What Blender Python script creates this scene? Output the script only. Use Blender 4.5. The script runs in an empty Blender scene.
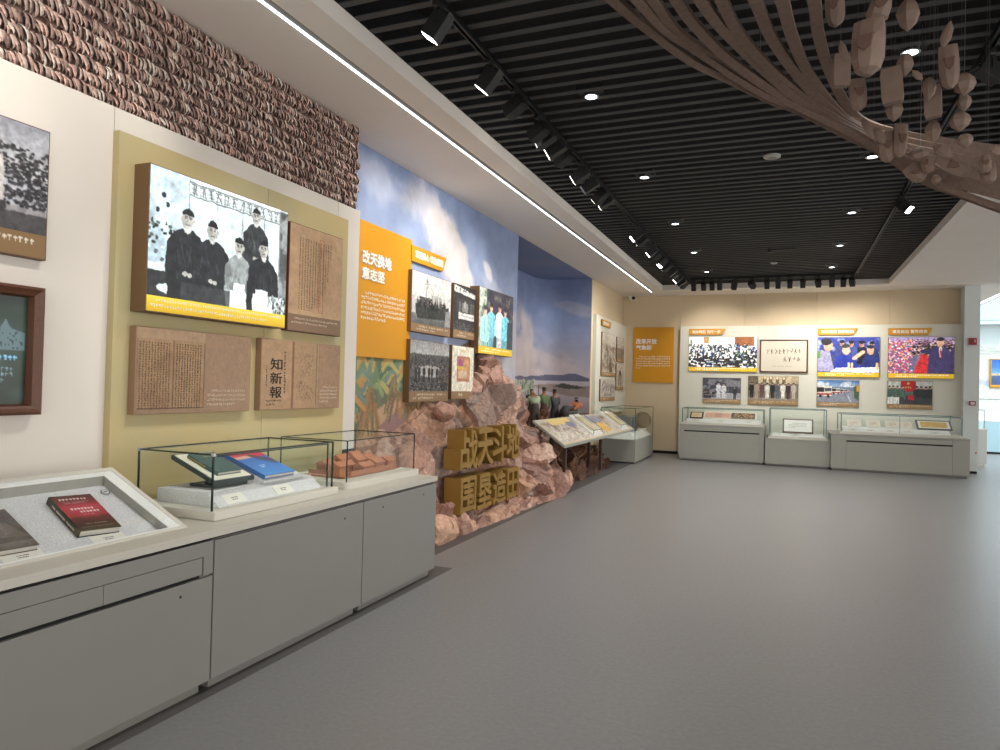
import bpy, bmesh, math, random
import numpy as np
from mathutils import Vector, Matrix

random.seed(7)
SC = bpy.context.scene
COL = SC.collection
PI = math.pi

# ------------------------------------------------------------------ camera
YAW, PITCH, ROLL = -0.391381, 0.0146544, 0.0254024
fw = Vector((math.sin(YAW) * math.cos(PITCH), math.cos(YAW) * math.cos(PITCH), math.sin(PITCH)))
rt = Vector((math.cos(YAW), -math.sin(YAW), 0))
up = rt.cross(fw)
r2 = rt * math.cos(ROLL) + up * math.sin(ROLL)
u2 = up * math.cos(ROLL) - rt * math.sin(ROLL)
cam_data = bpy.data.cameras.new('camera')
cam = bpy.data.objects.new('camera', cam_data)
COL.objects.link(cam)
M = Matrix.Identity(4)
for i in range(3):
    M[i][0], M[i][1], M[i][2] = r2[i], u2[i], -fw[i]
M[2][3] = 1.6
cam.matrix_world = M
cam_data.sensor_width = 36
cam_data.lens = 694.32 * 36 / 1000
cam_data.clip_start = 0.05
SC.camera = cam

# ------------------------------------------------------------------ world, exposure
W = bpy.data.worlds.new('hall_light'); SC.world = W
W.use_nodes = True
W.node_tree.nodes['Background'].inputs[0].default_value = (1.0, 0.97, 0.94, 1)
# the open hall lies to the right (+x): its light is stronger than that of the wall behind the visitor
_n, _l = W.node_tree.nodes, W.node_tree.links
_tc = _n.new('ShaderNodeTexCoord'); _dp = _n.new('ShaderNodeVectorMath'); _dp.operation = 'DOT_PRODUCT'
_dp.inputs[1].default_value = (0.62, 0.12, 0.0)
_ad = _n.new('ShaderNodeMath'); _ad.operation = 'MULTIPLY_ADD'; _ad.inputs[1].default_value = 1.75; _ad.inputs[2].default_value = 1.45
_l.new(_tc.outputs['Generated'], _dp.inputs[0]); _l.new(_dp.outputs['Value'], _ad.inputs[0])
_l.new(_ad.outputs[0], _n['Background'].inputs[1])
SC.view_settings.view_transform = 'Standard'
SC.view_settings.look = 'None'
SC.view_settings.exposure = 0.34
SC.view_settings.gamma = 1.0
SC.view_settings.use_curve_mapping = False
SC.cycles.transparent_max_bounces = 48

SPOT_WALL = 62      # watts of a track spot aimed at the left wall
SPOT_BACK = 52
DOWN = 150


def area(name, loc, rot, sx, sy, energy, col=(1, 1, 1)):
    l = bpy.data.lights.new(name, 'AREA'); l.shape = 'RECTANGLE'
    l.size, l.size_y, l.energy, l.color = sx, sy, energy, col
    o = bpy.data.objects.new(name, l); COL.objects.link(o)
    o.location = loc; o.rotation_euler = rot
    return o


# daylight from the glazed roof of the neighbouring hall
area('skylight', (7.5, 22.0, 3.9), (0, 0, 0), 4.5, 6.0, 330, (0.86, 0.95, 1.0))

# ------------------------------------------------------------------ helpers
def lin(c):
    return tuple(((v / 255) / 12.92 if v / 255 <= 0.04045 else ((v / 255 + 0.055) / 1.055) ** 2.4) for v in c)


def nlin(a):
    a = np.clip(a, 0, 255) / 255.0
    return np.where(a <= 0.04045, a / 12.92, ((a + 0.055) / 1.055) ** 2.4)


MATS = {}


def mat(name, rgb=None, rough=0.6, metal=0.0, var=0.0, scale=8.0, bump=0.0, bscale=60.0, attr=False, emit=0.0, 
        rgb2=None, spec=0.5, stretch=None, coat=0.0):
    if name in MATS:
        return MATS[name]
    m = bpy.data.materials.new(name); m.use_nodes = True
    nt = m.node_tree; N = nt.nodes; L = nt.links
    b = N['Principled BSDF']
    b.inputs['Roughness'].default_value = rough
    b.inputs['Metallic'].default_value = metal
    b.inputs['Specular IOR Level'].default_value = spec
    b.inputs['Coat Weight'].default_value = coat
    tc = N.new('ShaderNodeTexCoord'); src = tc.outputs['Object']
    if stretch:
        mp = N.new('ShaderNodeMapping'); mp.inputs['Scale'].default_value = stretch
        L.new(src, mp.inputs['Vector']); src = mp.outputs['Vector']
    if attr:
        a = N.new('ShaderNodeAttribute'); a.attribute_name = 'Col'
        base = a.outputs['Color']
    else:
        r = N.new('ShaderNodeRGB'); r.outputs[0].default_value = (*lin(rgb), 1); base = r.outputs[0]
    if var > 0:
        n = N.new('ShaderNodeTexNoise'); n.inputs['Scale'].default_value = scale; n.inputs['Detail'].default_value = 5
        L.new(src, n.inputs['Vector'])
        mx = N.new('ShaderNodeMix'); mx.data_type = 'RGBA'
        if rgb2:
            rp = N.new('ShaderNodeMapRange'); rp.inputs[1].default_value = 0.35; rp.inputs[2].default_value = 0.65
            L.new(n.outputs['Fac'], rp.inputs[0]); L.new(rp.outputs[0], mx.inputs['Factor'])
            L.new(base, mx.inputs['A']); mx.inputs['B'].default_value = (*lin(rgb2), 1)
        else:
            mx.blend_type = 'MULTIPLY'; mx.inputs['Factor'].default_value = 1.0
            rp = N.new('ShaderNodeMapRange'); rp.inputs[1].default_value = 0.3; rp.inputs[2].default_value = 0.7
            rp.inputs[3].default_value = 1 - var; rp.inputs[4].default_value = 1 + var
            L.new(n.outputs['Fac'], rp.inputs[0]); L.new(base, mx.inputs['A']); L.new(rp.outputs[0], mx.inputs['B'])
        base = mx.outputs['Result']
    L.new(base, b.inputs['Base Color'])
    if bump > 0:
        n2 = N.new('ShaderNodeTexNoise'); n2.inputs['Scale'].default_value = bscale; n2.inputs['Detail'].default_value = 4
        L.new(src, n2.inputs['Vector'])
        bp = N.new('ShaderNodeBump'); bp.inputs['Strength'].default_value = bump; bp.inputs['Distance'].default_value = 0.01
        L.new(n2.outputs['Fac'], bp.inputs['Height']); L.new(bp.outputs['Normal'], b.inputs['Normal'])
    if emit > 0:
        L.new(base, b.inputs['Emission Color']); b.inputs['Emission Strength'].default_value = emit
    MATS[name] = m
    return m


def glass_mat(name, tint=(0.975, 0.99, 0.983), refl=1.0):
    m = bpy.data.materials.new(name); m.use_nodes = True
    nt = m.node_tree; N = nt.nodes; L = nt.links
    N.remove(N['Principled BSDF'])
    t = N.new('ShaderNodeBsdfTransparent'); t.inputs[0].default_value = (*tint, 1)
    g = N.new('ShaderNodeBsdfGlossy'); g.inputs['Roughness'].default_value = 0.02
    g.inputs[0].default_value = (refl, refl, refl, 1)
    f = N.new('ShaderNodeLayerWeight'); f.inputs['Blend'].default_value = 0.5
    pw = N.new('ShaderNodeMath'); pw.operation = 'POWER'; pw.inputs[1].default_value = 4.0
    ml = N.new('ShaderNodeMath'); ml.operation = 'MULTIPLY_ADD'; ml.inputs[1].default_value = 0.2; ml.inputs[2].default_value = 0.018
    L.new(f.outputs['Facing'], pw.inputs[0]); L.new(pw.outputs[0], ml.inputs[0])
    mx = N.new('ShaderNodeMixShader')
    L.new(ml.outputs[0], mx.inputs[0]); L.new(t.outputs[0], mx.inputs[1]); L.new(g.outputs[0], mx.inputs[2])
    L.new(mx.outputs[0], N['Material Output'].inputs[0])
    MATS[name] = m
    return m


class MB:
    """collects shapes and links them as one mesh object"""
    def __init__(s):
        s.v = []; s.f = []; s.c = []

    def add(s, vs, fs, col=None):
        b = len(s.v)
        s.v += [tuple(p) for p in vs]
        s.f += [tuple(i + b for i in f) for f in fs]
        s.c += [col] * len(vs)
        return s

    def box(s, x0, x1, y0, y1, z0, z1, col=None):
        vs = [(x, y, z) for z in (z0, z1) for y in (y0, y1) for x in (x0, x1)]
        return s.add(vs, [(0, 2, 3, 1), (4, 5, 7, 6), (0, 1, 5, 4), (2, 6, 7, 3), (0, 4, 6, 2), (1, 3, 7, 5)], col)

    def obox(s, c, ax, h, col=None):
        c = Vector(c); ax = [Vector(a).normalized() for a in ax]
        vs = [c + ax[0] * h[0] * i + ax[1] * h[1] * j + ax[2] * h[2] * k for k in (-1, 1) for j in (-1, 1) for i in (-1, 1)]
        return s.add(vs, [(0, 2, 3, 1), (4, 5, 7, 6), (0, 1, 5, 4), (2, 6, 7, 3), (0, 4, 6, 2), (1, 3, 7, 5)], col)

    def hexa(s, bot, top, col=None):
        n = len(bot)
        return s.add(list(bot) + list(top), [tuple(range(n - 1, -1, -1)), tuple(range(n, 2 * n))] +
                     [(i, (i + 1) % n, n + (i + 1) % n, n + i) for i in range(n)], col)

    def quad(s, a, b, c, d, col=None):
        return s.add([a, b, c, d], [(0, 1, 2, 3)], col)

    def tube(s, path, r, n=8, col=None, cap=True):
        path = [Vector(p) for p in path]
        rs = r if isinstance(r, (list, tuple)) else [r] * len(path)
        rings = []
        t0 = (path[1] - path[0]).normalized()
        a = t0.orthogonal().normalized()
        for i, p in enumerate(path):
            t = (path[min(i + 1, len(path) - 1)] - path[max(i - 1, 0)]).normalized()
            a = (a - t * a.dot(t)).normalized(); bb = t.cross(a)
            rings.append([p + (a * math.cos(2 * PI * k / n) + bb * math.sin(2 * PI * k / n)) * rs[i] for k in range(n)])
        vs = [q for ring in rings for q in ring]
        fs = [(i * n + k, i * n + (k + 1) % n, (i + 1) * n + (k + 1) % n, (i + 1) * n + k) for i in range(len(path) - 1) for k in range(n)]
        if cap:
            fs += [tuple(range(n - 1, -1, -1)), tuple((len(path) - 1) * n + k for k in range(n))]
        return s.add(vs, fs, col)

    def ell(s, c, r, nu=10, nv=7, col=None):
        vs = [(c[0], c[1], c[2] - r[2])]
        for j in range(1, nv):
            th = PI * j / nv
            for i in range(nu):
                ph = 2 * PI * i / nu
                vs.append((c[0] + r[0] * math.sin(th) * math.cos(ph), c[1] + r[1] * math.sin(th) * math.sin(ph), c[2] - r[2] * math.cos(th)))
        vs.append((c[0], c[1], c[2] + r[2]))
        fs = [(0, 1 + (i + 1) % nu, 1 + i) for i in range(nu)]
        for j in range(nv - 2):
            for i in range(nu):
                a = 1 + j * nu
                fs.append((a + i, a + (i + 1) % nu, a + nu + (i + 1) % nu, a + nu + i))
        a = 1 + (nv - 2) * nu
        fs += [(a + i, a + (i + 1) % nu, len(vs) - 1) for i in range(nu)]
        return s.add(vs, fs, col)

    def build(s, name, m, parent=None, local=False, smooth=False, bevel=0.0):
        me = bpy.data.meshes.new(name)
        vs = s.v
        if parent is not None and not local:
            inv = WM[parent.name].inverted()
            vs = [tuple(inv @ Vector(p)) for p in vs]
        me.from_pydata(vs, [], s.f)
        if any(c is not None for c in s.c):
            ca = me.color_attributes.new('Col', 'FLOAT_COLOR', 'POINT')
            arr = np.ones((len(vs), 4), np.float32)
            arr[:, :3] = nlin(np.array([c if c is not None else (128, 128, 128) for c in s.c], float))
            ca.data.foreach_set('color', arr.ravel())
        if bevel > 0:
            bm = bmesh.new(); bm.from_mesh(me)
            bmesh.ops.bevel(bm, geom=bm.edges[:], offset=bevel, segments=2, affect='EDGES', profile=0.6)
            bm.to_mesh(me); bm.free()
        if smooth:
            me.polygons.foreach_set('use_smooth', [True] * len(me.polygons))
        me.materials.append(m)
        return link(name, me, parent)


WM = {}


def link(name, data, parent=None):
    o = bpy.data.objects.new(name, data)
    COL.objects.link(o)
    if parent is not None:
        o.parent = parent
        WM[o.name] = WM[parent.name]
    else:
        WM[o.name] = Matrix.Identity(4)
    return o


def tag(o, label=None, cat=None, group=None, kind=None):
    if label: o['label'] = label
    if cat: o['category'] = cat
    if group: o['group'] = group
    if kind: o['kind'] = kind
    return o


def thing(name, label, cat, loc=(0, 0, 0), rz=0.0, group=None, matrix=None):
    o = bpy.data.objects.new(name, None); COL.objects.link(o)
    o.empty_display_size = 0.1
    mm = matrix if matrix is not None else Matrix.Translation(loc) @ Matrix.Rotation(rz, 4, 'Z')
    o.matrix_world = mm
    WM[o.name] = mm
    return tag(o, label, cat, group)


def struct(name, mb, m, **k):
    return tag(mb.build(name, m, **k), kind='structure')


def frame(side, a, plane, z):
    """matrix of a panel frame: local x to the right, y up, z out of the wall"""
    mm = Matrix.Identity(4)
    if side == 'L':
        cols = ((0, 1, 0), (0, 0, 1), (1, 0, 0)); o = (plane, a, z)
    else:
        cols = ((1, 0, 0), (0, 0, 1), (0, -1, 0)); o = (a, plane, z)
    for j in range(3):
        for i in range(3):
            mm[i][j] = cols[j][i]
    for i in range(3):
        mm[i][3] = o[i]
    return mm


def grid_mesh(name, P, C, m, parent=None, local=True):
    """P (h,w,3) points, C (h,w,3) srgb colours 0..255"""
    h, w = P.shape[:2]
    idx = np.arange(h * w).reshape(h, w)
    f = np.stack([idx[:-1, :-1], idx[1:, :-1], idx[1:, 1:], idx[:-1, 1:]], -1).reshape(-1, 4)
    me = bpy.data.meshes.new(name)
    nf = len(f)
    pts = P.reshape(-1, 3).astype(np.float32)
    if parent is not None and not local:
        inv = np.array(WM[parent.name].inverted())
        pts = (pts @ inv[:3, :3].T + inv[:3, 3]).astype(np.float32)
    me.vertices.add(h * w); me.vertices.foreach_set('co', pts.ravel())
    me.loops.add(nf * 4); me.loops.foreach_set('vertex_index', f.astype(np.int32).ravel())
    me.polygons.add(nf); me.polygons.foreach_set('loop_start', np.arange(nf, dtype=np.int32) * 4)
    me.update(calc_edges=True); me.validate()
    ca = me.color_attributes.new('Col', 'FLOAT_COLOR', 'POINT')
    arr = np.ones((h * w, 4), np.float32); arr[:, :3] = nlin(C.reshape(-1, 3))
    ca.data.foreach_set('color', arr.ravel())
    me.materials.append(m)
    return link(name, me, parent)


# ------------------------------------------------------------------ painter for printed pictures
def fbm(h, w, rng, base=4, octs=5, asp=1.0):
    out = np.zeros((h, w)); amp = 1.0; tot = 0
    for o in range(octs):
        gh = int(base * 2 ** o) + 2; gw = int(base * asp * 2 ** o) + 2
        g = rng.random((gh, gw))
        yy = np.linspace(0, gh - 1.001, h); xx = np.linspace(0, gw - 1.001, w)
        y0 = yy.astype(int); x0 = xx.astype(int); fy = (yy - y0)[:, None]; fx = (xx - x0)[None]
        fy = fy * fy * (3 - 2 * fy); fx = fx * fx * (3 - 2 * fx)
        v = (g[y0][:, x0] * (1 - fx) + g[y0][:, x0 + 1] * fx) * (1 - fy) + (g[y0 + 1][:, x0] * (1 - fx) + g[y0 + 1][:, x0 + 1] * fx) * fy
        out += v * amp; tot += amp; amp *= 0.55
    return out / tot


class Cv:
    """a small raster: x in 0..asp, y in 0..1 downwards"""
    def __init__(s, asp, res, bg, seed=1):
        s.asp = asp; s.H = max(4, int(res)); s.W = max(4, int(asp * res))
        s.px = np.zeros((s.H, s.W, 3)) + np.array(bg, float)
        s.Y, s.X = np.meshgrid(np.linspace(0, 1, s.H), np.linspace(0, asp, s.W), indexing='ij')
        s.rng = np.random.default_rng(seed)

    def put(s, mask, col, a=1.0):
        k = (mask * a)[..., None]
        s.px = s.px * (1 - k) + np.array(col, float) * k
        return s

    def rect(s, x0, y0, x1, y1, col, a=1.0):
        return s.put(((s.X >= x0) & (s.X <= x1) & (s.Y >= y0) & (s.Y <= y1)).astype(float), col, a)

    def grad(s, y0, y1, c0, c1):
        t = np.clip((s.Y - y0) / (y1 - y0), 0, 1)[..., None]
        m = ((s.Y >= y0) & (s.Y <= y1))[..., None]
        s.px = np.where(m, np.array(c0, float) * (1 - t) + np.array(c1, float) * t, s.px)
        return s

    def ell(s, cx, cy, rx, ry, col, a=1.0, rot=0.0, soft=0.0):
        dx, dy = s.X - cx, s.Y - cy
        c, n = math.cos(rot), math.sin(rot)
        d = ((dx * c + dy * n) / rx) ** 2 + ((-dx * n + dy * c) / ry) ** 2
        mk = np.clip((1 + soft - d) / (2 * soft), 0, 1) if soft > 0 else (d <= 1).astype(float)
        return s.put(mk, col, a)

    def poly(s, pts, col, a=1.0):
        ins = np.zeros(s.X.shape, bool); n = len(pts)
        for i in range(n):
            x0, y0 = pts[i]; x1, y1 = pts[(i + 1) % n]
            if y0 == y1: continue
            c = ((y0 > s.Y) != (y1 > s.Y)) & (s.X < (x1 - x0) * (s.Y - y0) / (y1 - y0) + x0)
            ins ^= c
        return s.put(ins.astype(float), col, a)

    def line(s, x0, y0, x1, y1, w, col, a=1.0):
        dx, dy = x1 - x0, y1 - y0; L2 = dx * dx + dy * dy + 1e-9
        t = np.clip(((s.X - x0) * dx + (s.Y - y0) * dy) / L2, 0, 1)
        d = np.hypot(s.X - x0 - t * dx, s.Y - y0 - t * dy)
        return s.put((d <= w).astype(float), col, a)

    def clouds(s, col, thr=0.5, wid=0.15, base=3, a=1.0, y0=0, y1=1, x0=-9, x1=99, fade=0.1):
        n = fbm(s.H, s.W, s.rng, base, 5, s.asp)
        m = np.clip((n - thr) / wid, 0, 1)
        m = m * np.clip((s.Y - y0) / fade, 0, 1) * np.clip((y1 - s.Y) / fade, 0, 1)
        m = m * np.clip((s.X - x0) / fade, 0, 1) * np.clip((x1 - s.X) / fade, 0, 1)
        return s.put(m, col, a)

    def grain(s, amt=10, y0=0, y1=1, x0=-9, x1=99, base=20):
        n = (fbm(s.H, s.W, s.rng, base, 3, s.asp) - 0.5) * 2 * amt * 2
        m = ((s.Y >= y0) & (s.Y <= y1) & (s.X >= x0) & (s.X <= x1))
        s.px = s.px + (n * m)[..., None]
        return s

    def crowd(s, x0, y0, x1, y1, n, cols, size=0.03, heads=(200, 170, 150), sy=1.3):
        pts = sorted([(s.rng.random(), s.rng.random()) for _ in range(n)], key=lambda p: p[1])
        for a, b in pts:
            x = x0 + (x1 - x0) * a; y = y0 + (y1 - y0) * b; k = size * (0.6 + 0.8 * b)
            c = cols[int(s.rng.integers(len(cols)))]
            s.ell(x, y + k * 1.3, k * 1.1, k * sy, c)
            s.ell(x, y, k * 0.5, k * 0.55, heads)
            s.ell(x, y - k * 0.25, k * 0.52, k * 0.4, (35, 30, 30))
        return s

    def man(s, x, y, h, cloth, skin=(215, 195, 180), hair=(30, 28, 28), legs=None, w=1.0, legh=0.45):
        """standing figure, head top at y, total height h"""
        r = h / 14
        if legs:
            s.poly([(x - r * 1.5 * w, y + h * 0.5), (x + r * 1.5 * w, y + h * 0.5), (x + r * 1.3 * w, y + h), (x + 0.2 * r, y + h),
                    (x, y + h * 0.62), (x - 0.2 * r, y + h), (x - r * 1.3 * w, y + h)], legs)
        s.poly([(x - r * 0.6, y + r * 2), (x - r * 2 * w, y + r * 2.7), (x - r * 2.4 * w, y + h * 0.5), (x - r * 1.6 * w, y + h * 0.56),
                (x + r * 1.6 * w, y + h * 0.56), (x + r * 2.4 * w, y + h * 0.5), (x + r * 2 * w, y + r * 2.7), (x + r * 0.6, y + r * 2)], cloth)
        s.ell(x, y + r * 1.1, r * 0.8, r * 1.05, skin)
        s.ell(x - r * .35, y + r * 1.3, r * .35, r * .8, tuple(v * .8 for v in skin), .8, soft=.5)
        s.ell(x, y + r * 0.5, r * 0.85, r * 0.55, hair)
        for d in (-.32, .32): s.ell(x + d * r, y + r * 1.12, r * .17, r * .1, (60, 50, 48), .9)
        s.line(x - .22 * r, y + r * 1.72, x + .22 * r, y + r * 1.72, r * .08, (150, 96, 84), .9)
        s.line(x, y + r * 2.4, x, y + h * .5, r * .12, tuple(v * .7 for v in cloth), .7)
        for d in (-1, 1): s.line(x + d * r * 1.45 * w, y + r * 3.4, x + d * r * 1.35 * w, y + h * .54, r * .12, tuple(v * .65 for v in cloth), .7)
        return s

    def ticks(s, x0, y0, x1, y1, rows, col, a=0.8, last=0.5, indent=True):
        rh = (y1 - y0) / rows; gw = rh * 0.75
        for r in range(rows):
            xe = x1 if r < rows - 1 else x0 + (x1 - x0) * last
            x = x0 + (gw * 2 if (indent and r == 0) else 0)
            while x + gw < xe:
                yy = y0 + r * rh
                if s.rng.random() < 0.92:
                    k = s.rng.random(4)
                    s.rect(x + gw * .1, yy + rh * (.1 + .3 * k[0]), x + gw * .85, yy + rh * (.35 + .3 * k[0]), col, a)
                    s.rect(x + gw * (.2 + .3 * k[1]), yy + rh * .1, x + gw * (.45 + .3 * k[1]), yy + rh * .8, col, a)
                x += gw
        return s

    def finish(s, warp=.008, amt=6, mott=.4):
        if s.H < 30: return s
        a = fbm(s.H, s.W, s.rng, 14, 3, s.asp) - .5; b = fbm(s.H, s.W, s.rng, 14, 3, s.asp) - .5
        yi = np.clip((np.arange(s.H)[:, None] + a * warp * 4 * s.H).round(), 0, s.H - 1).astype(int)
        xi = np.clip((np.arange(s.W)[None] + b * warp * 4 * s.H).round(), 0, s.W - 1).astype(int)
        p = s.px[yi, xi]
        q = p.copy(); q[1:-1, 1:-1] = (p[1:-1, 1:-1] * 4 + p[:-2, 1:-1] + p[2:, 1:-1] + p[1:-1, :-2] + p[1:-1, 2:]) / 8
        m = 1 + (fbm(s.H, s.W, s.rng, 9, 4, s.asp) - .5) * mott + (fbm(s.H, s.W, s.rng, 28, 2, s.asp) - .5) * mott * 1.1
        s.px = q * m[..., None] + (s.rng.random((s.H, s.W, 1)) - .5) * 2 * amt
        return s

    def gray(s, tint=(1, 1, 1)):
        g = s.px @ np.array([.3, .59, .11])
        s.px = g[..., None] * np.array(tint)
        return s


def print_face(name, cv, m, parent, x0, x1, y0, y1, z):
    yy = np.linspace(y1, y0, cv.H)[:, None] + np.zeros((1, cv.W))
    xx = np.linspace(x0, x1, cv.W)[None] + np.zeros((cv.H, 1))
    P = np.stack([xx, yy, np.full_like(xx, z)], -1)
    return grid_mesh(name, P, cv.px, m, parent)


def text_mesh(body, size, depth, bold=0.0, space=1.0):
    cu = bpy.data.curves.new('lettering', 'FONT')
    cu.body = body; cu.size = size; cu.extrude = depth / 2; cu.offset = bold * size; cu.space_character = space
    o = bpy.data.objects.new('lettering', cu); COL.objects.link(o)
    bpy.context.view_layer.update()
    dg = bpy.context.evaluated_depsgraph_get()
    me = bpy.data.meshes.new_from_object(o.evaluated_get(dg))
    bpy.data.objects.remove(o); bpy.data.curves.remove(cu)
    me.materials.clear()
    return me


def lettering(name, body, m, parent, x, y, z, size, depth=0.004, bold=0.012, width=None, height=None, space=1.0):
    """text in the parent's panel frame, lower left corner at x, y; back at z"""
    me = text_mesh(body, size, depth, 0.0, space)
    n = len(me.vertices); co = np.zeros(n * 3, np.float32); me.vertices.foreach_get('co', co); co = co.reshape(-1, 3)
    if bold > 0:          # a heavier weight: the outline repeated around a small circle and joined
        fs = [tuple(p.vertices) for p in me.polygons]; q = 8; vv = []; ff = []
        for k in range(q):
            dx, dy = math.cos(2 * PI * k / q) * bold * size, math.sin(2 * PI * k / q) * bold * size
            vv.append(co + np.array([dx, dy, k * max(depth * .004, 1.2e-4)], np.float32)); ff += [tuple(i + k * n for i in f) for f in fs]
        co = np.concatenate(vv); bpy.data.meshes.remove(me)
        me = bpy.data.meshes.new(name); me.from_pydata(co.tolist(), [], ff)
    mn, mx = co.min(0), co.max(0)
    sx = (width / (mx[0] - mn[0])) if width else 1.0
    sy = (height / (mx[1] - mn[1])) if height else 1.0
    co[:, 0] = (co[:, 0] - mn[0]) * sx + x
    co[:, 1] = (co[:, 1] - mn[1]) * sy + y
    co[:, 2] += z + depth / 2
    me.vertices.foreach_set('co', co.ravel()); me.update()
    me.materials.append(m); me.name = name
    return link(name, me, parent)


def glyph_block(name, m, parent, x0, y_top, x1, row, rows, z, seed=1, last=0.5, gap=0.45, vertical=False, indent=2, lens=None):
    """rows of tiny stroke clusters, for printed text too small to read"""
    rng = random.Random(seed); mb = MB()
    g = row * (1 - gap); t = g * 0.15

    def glyph(x, y):
        for k in range(rng.randint(2, 3)):
            yy = y + g * rng.uniform(.05, .9); a = rng.uniform(0, .25); b = rng.uniform(.7, 1)
            mb.box(x + g * a * .9, x + g * b * .9, yy, yy + t, z, z + 0.0006)
        for k in range(rng.randint(1, 2)):
            xx = x + g * rng.uniform(.1, .8); a = rng.uniform(0, .3); b = rng.uniform(.6, 1)
            mb.box(xx, xx + t, y + g * a, y + g * b, z, z + 0.0006)
    for r in range(rows):
        if vertical:
            x = x1 - (r + 1) * row; y = y_top - g
            n = int((lens[r] if lens else (y_top - last)) / g)
            for k in range(n):
                glyph(x, y); y -= g * 1.06
        else:
            y = y_top - r * row - g; xe = x1 if r < rows - 1 else x0 + (x1 - x0) * last
            x = x0 + (indent * g if r == 0 else 0)
            while x + g <= xe + 1e-6:
                glyph(x, y); x += g * 1.04
    return mb.build(name, m, parent, local=True)

# ------------------------------------------------------------------ materials
m_floor = mat('floor_vinyl', (126, 125, 124), rough=0.34, var=0.09, scale=38, bump=0.08, bscale=160, spec=0.45)
m_strip = mat('floor_strip_grey', (84, 81, 78), rough=0.5, var=0.05, scale=3)
m_wall = mat('white_wall_paint', (219, 212, 202), rough=0.75, var=0.02, scale=2)
m_soffit = mat('soffit_paint', (228, 221, 213), rough=0.8, var=0.015, scale=2)
m_beige = mat('beige_wall', (208, 189, 158), rough=0.8, var=0.03, scale=40)
m_panelw = mat('back_panel_paint', (214, 212, 198), rough=0.7, var=0.015, scale=2)
m_cool = mat('cool_white_paint', (214, 220, 218), rough=0.7)
m_slat = mat('dark_slat', (58, 58, 60), rough=0.6, var=0.1, scale=3)
m_void = mat('plenum_black', (7, 7, 10), rough=0.9)
m_black = mat('black_metal', (20, 20, 21), rough=0.45)
m_blackp = mat('black_gap', (12, 12, 12), rough=0.8)
m_led = mat('led_diffuser', (226, 236, 242), emit=5.0)
m_lens = mat('lamp_lens', (255, 250, 240), emit=14.0)
m_down = mat('downlight_lens', (240, 250, 255), emit=9.0)
m_chrome = mat('chrome_ring', (190, 192, 195), rough=0.2, metal=1.0)
m_olive = mat('olive_wash', (192, 172, 122), rough=0.75, var=0.5, scale=1.1, rgb2=(178, 170, 132))
m_cab = mat('grey_cabinet', (128, 126, 121), rough=0.45, var=0.015, scale=3)
m_cabb = mat('light_grey_cabinet', (158, 158, 148), rough=0.5, var=0.015, scale=3)
m_top = mat('counter_top', (188, 184, 172), rough=0.4)
m_plinth = mat('case_plinth', (204, 200, 188), rough=0.5)
m_white = mat('white_lacquer', (238, 238, 234), rough=0.35)
m_fabric = mat('grey_linen', (212, 211, 212), rough=0.9, var=0.22, scale=170, bump=0.25, bscale=500)
m_edge = mat('glass_edge', (16, 36, 32), rough=0.2)
m_edgel = mat('pale_glass_edge', (108, 132, 130), rough=0.2)
m_print = mat('print', attr=True, rough=0.5)
m_lit = mat('backlit_film', attr=True, rough=0.4, emit=0.4)
m_mural = mat('mural_print', attr=True, rough=0.8)
m_bronze = mat('bronze_box_side', (112, 84, 56), rough=0.5)
m_brown = mat('brown_board', (146, 117, 90), rough=0.55, var=0.02)
m_tan = mat('tan_caption', (150, 121, 88), rough=0.55)
m_ink = mat('black_ink', (32, 27, 23), rough=0.7)
m_inkb = mat('brown_ink', (74, 56, 42), rough=0.7)
m_red = mat('red_ink', (170, 60, 45), rough=0.7)
m_wt = mat('white_lettering', (240, 238, 232), rough=0.5)
m_pt = mat('pale_print_text', (212, 196, 174), rough=0.6)
m_orange = mat('orange_board', (208, 144, 10), rough=0.45)
m_yel = mat('yellow_caption', (206, 166, 24), rough=0.5, emit=0.35)
m_gold = mat('gold_lettering', (152, 119, 56), rough=0.4, metal=0.25, var=0.06, scale=4)
m_wood = mat('dark_frame_wood', (92, 56, 36), rough=0.45, var=0.2, scale=30, stretch=(1, 1, 12))
m_glass = glass_mat('case_glass')
m_glassd = glass_mat('desk_glass', (0.985, 0.995, 0.995), .8)

# ------------------------------------------------------------------ floor, ceiling, walls
ZS = 3.945            # soffit underside
struct('floor', MB().box(-5.2, 14, -3, 27, -0.12, 0.0), m_floor)
struct('floor_strip', MB().box(-3.68, -2.648, -1.5, 5.45, 0.0, 0.002).box(-3.7, -3.0, 5.45, 14.77, 0.0, 0.002), m_strip)  # darker grey strip along the feet of the cabinets and rocks

sl = MB()
y = -2.9
while y < 16.6:
    sl.box(-2.749, 1.964, y, y + 0.054, 4.068, 4.076); y += 0.1795
struct('ceiling', sl, m_slat)
struct('ceiling_plenum', MB().box(-2.9, 2.1, -3, 16.8, 4.55, 4.6).box(-2.757, -2.75, -3, 16.64, 4.068, 4.55).box(1.965, 1.972, -3, 16.64, 4.068, 4.55).box(-2.75, 1.965, 16.633, 16.64, 4.068, 4.55), m_void)
so = MB()
so.box(-5.2, -3.065, -3, 16.9, ZS, 4.5)                     # left of the light groove
so.box(-2.99, -2.757, -3, 16.64, ZS, 4.55)
so.box(-3.065, -2.99, -3, 16.9, 4.02, 4.5)
so.box(-2.99, 14, 16.64, 16.88, ZS, 4.55)
so.box(-3.065, 14, 16.88, 16.93, ZS + 0.03, 4.5)
so.box(-3.9, 14, 16.93, 17.9, ZS, 4.5)
so.box(1.972, 14, -3, 16.64, ZS, 4.55)
so.box(3.0, 14, 17.9, 27, ZS, 4.5)
struct('ceiling_soffit', so, m_soffit)
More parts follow.
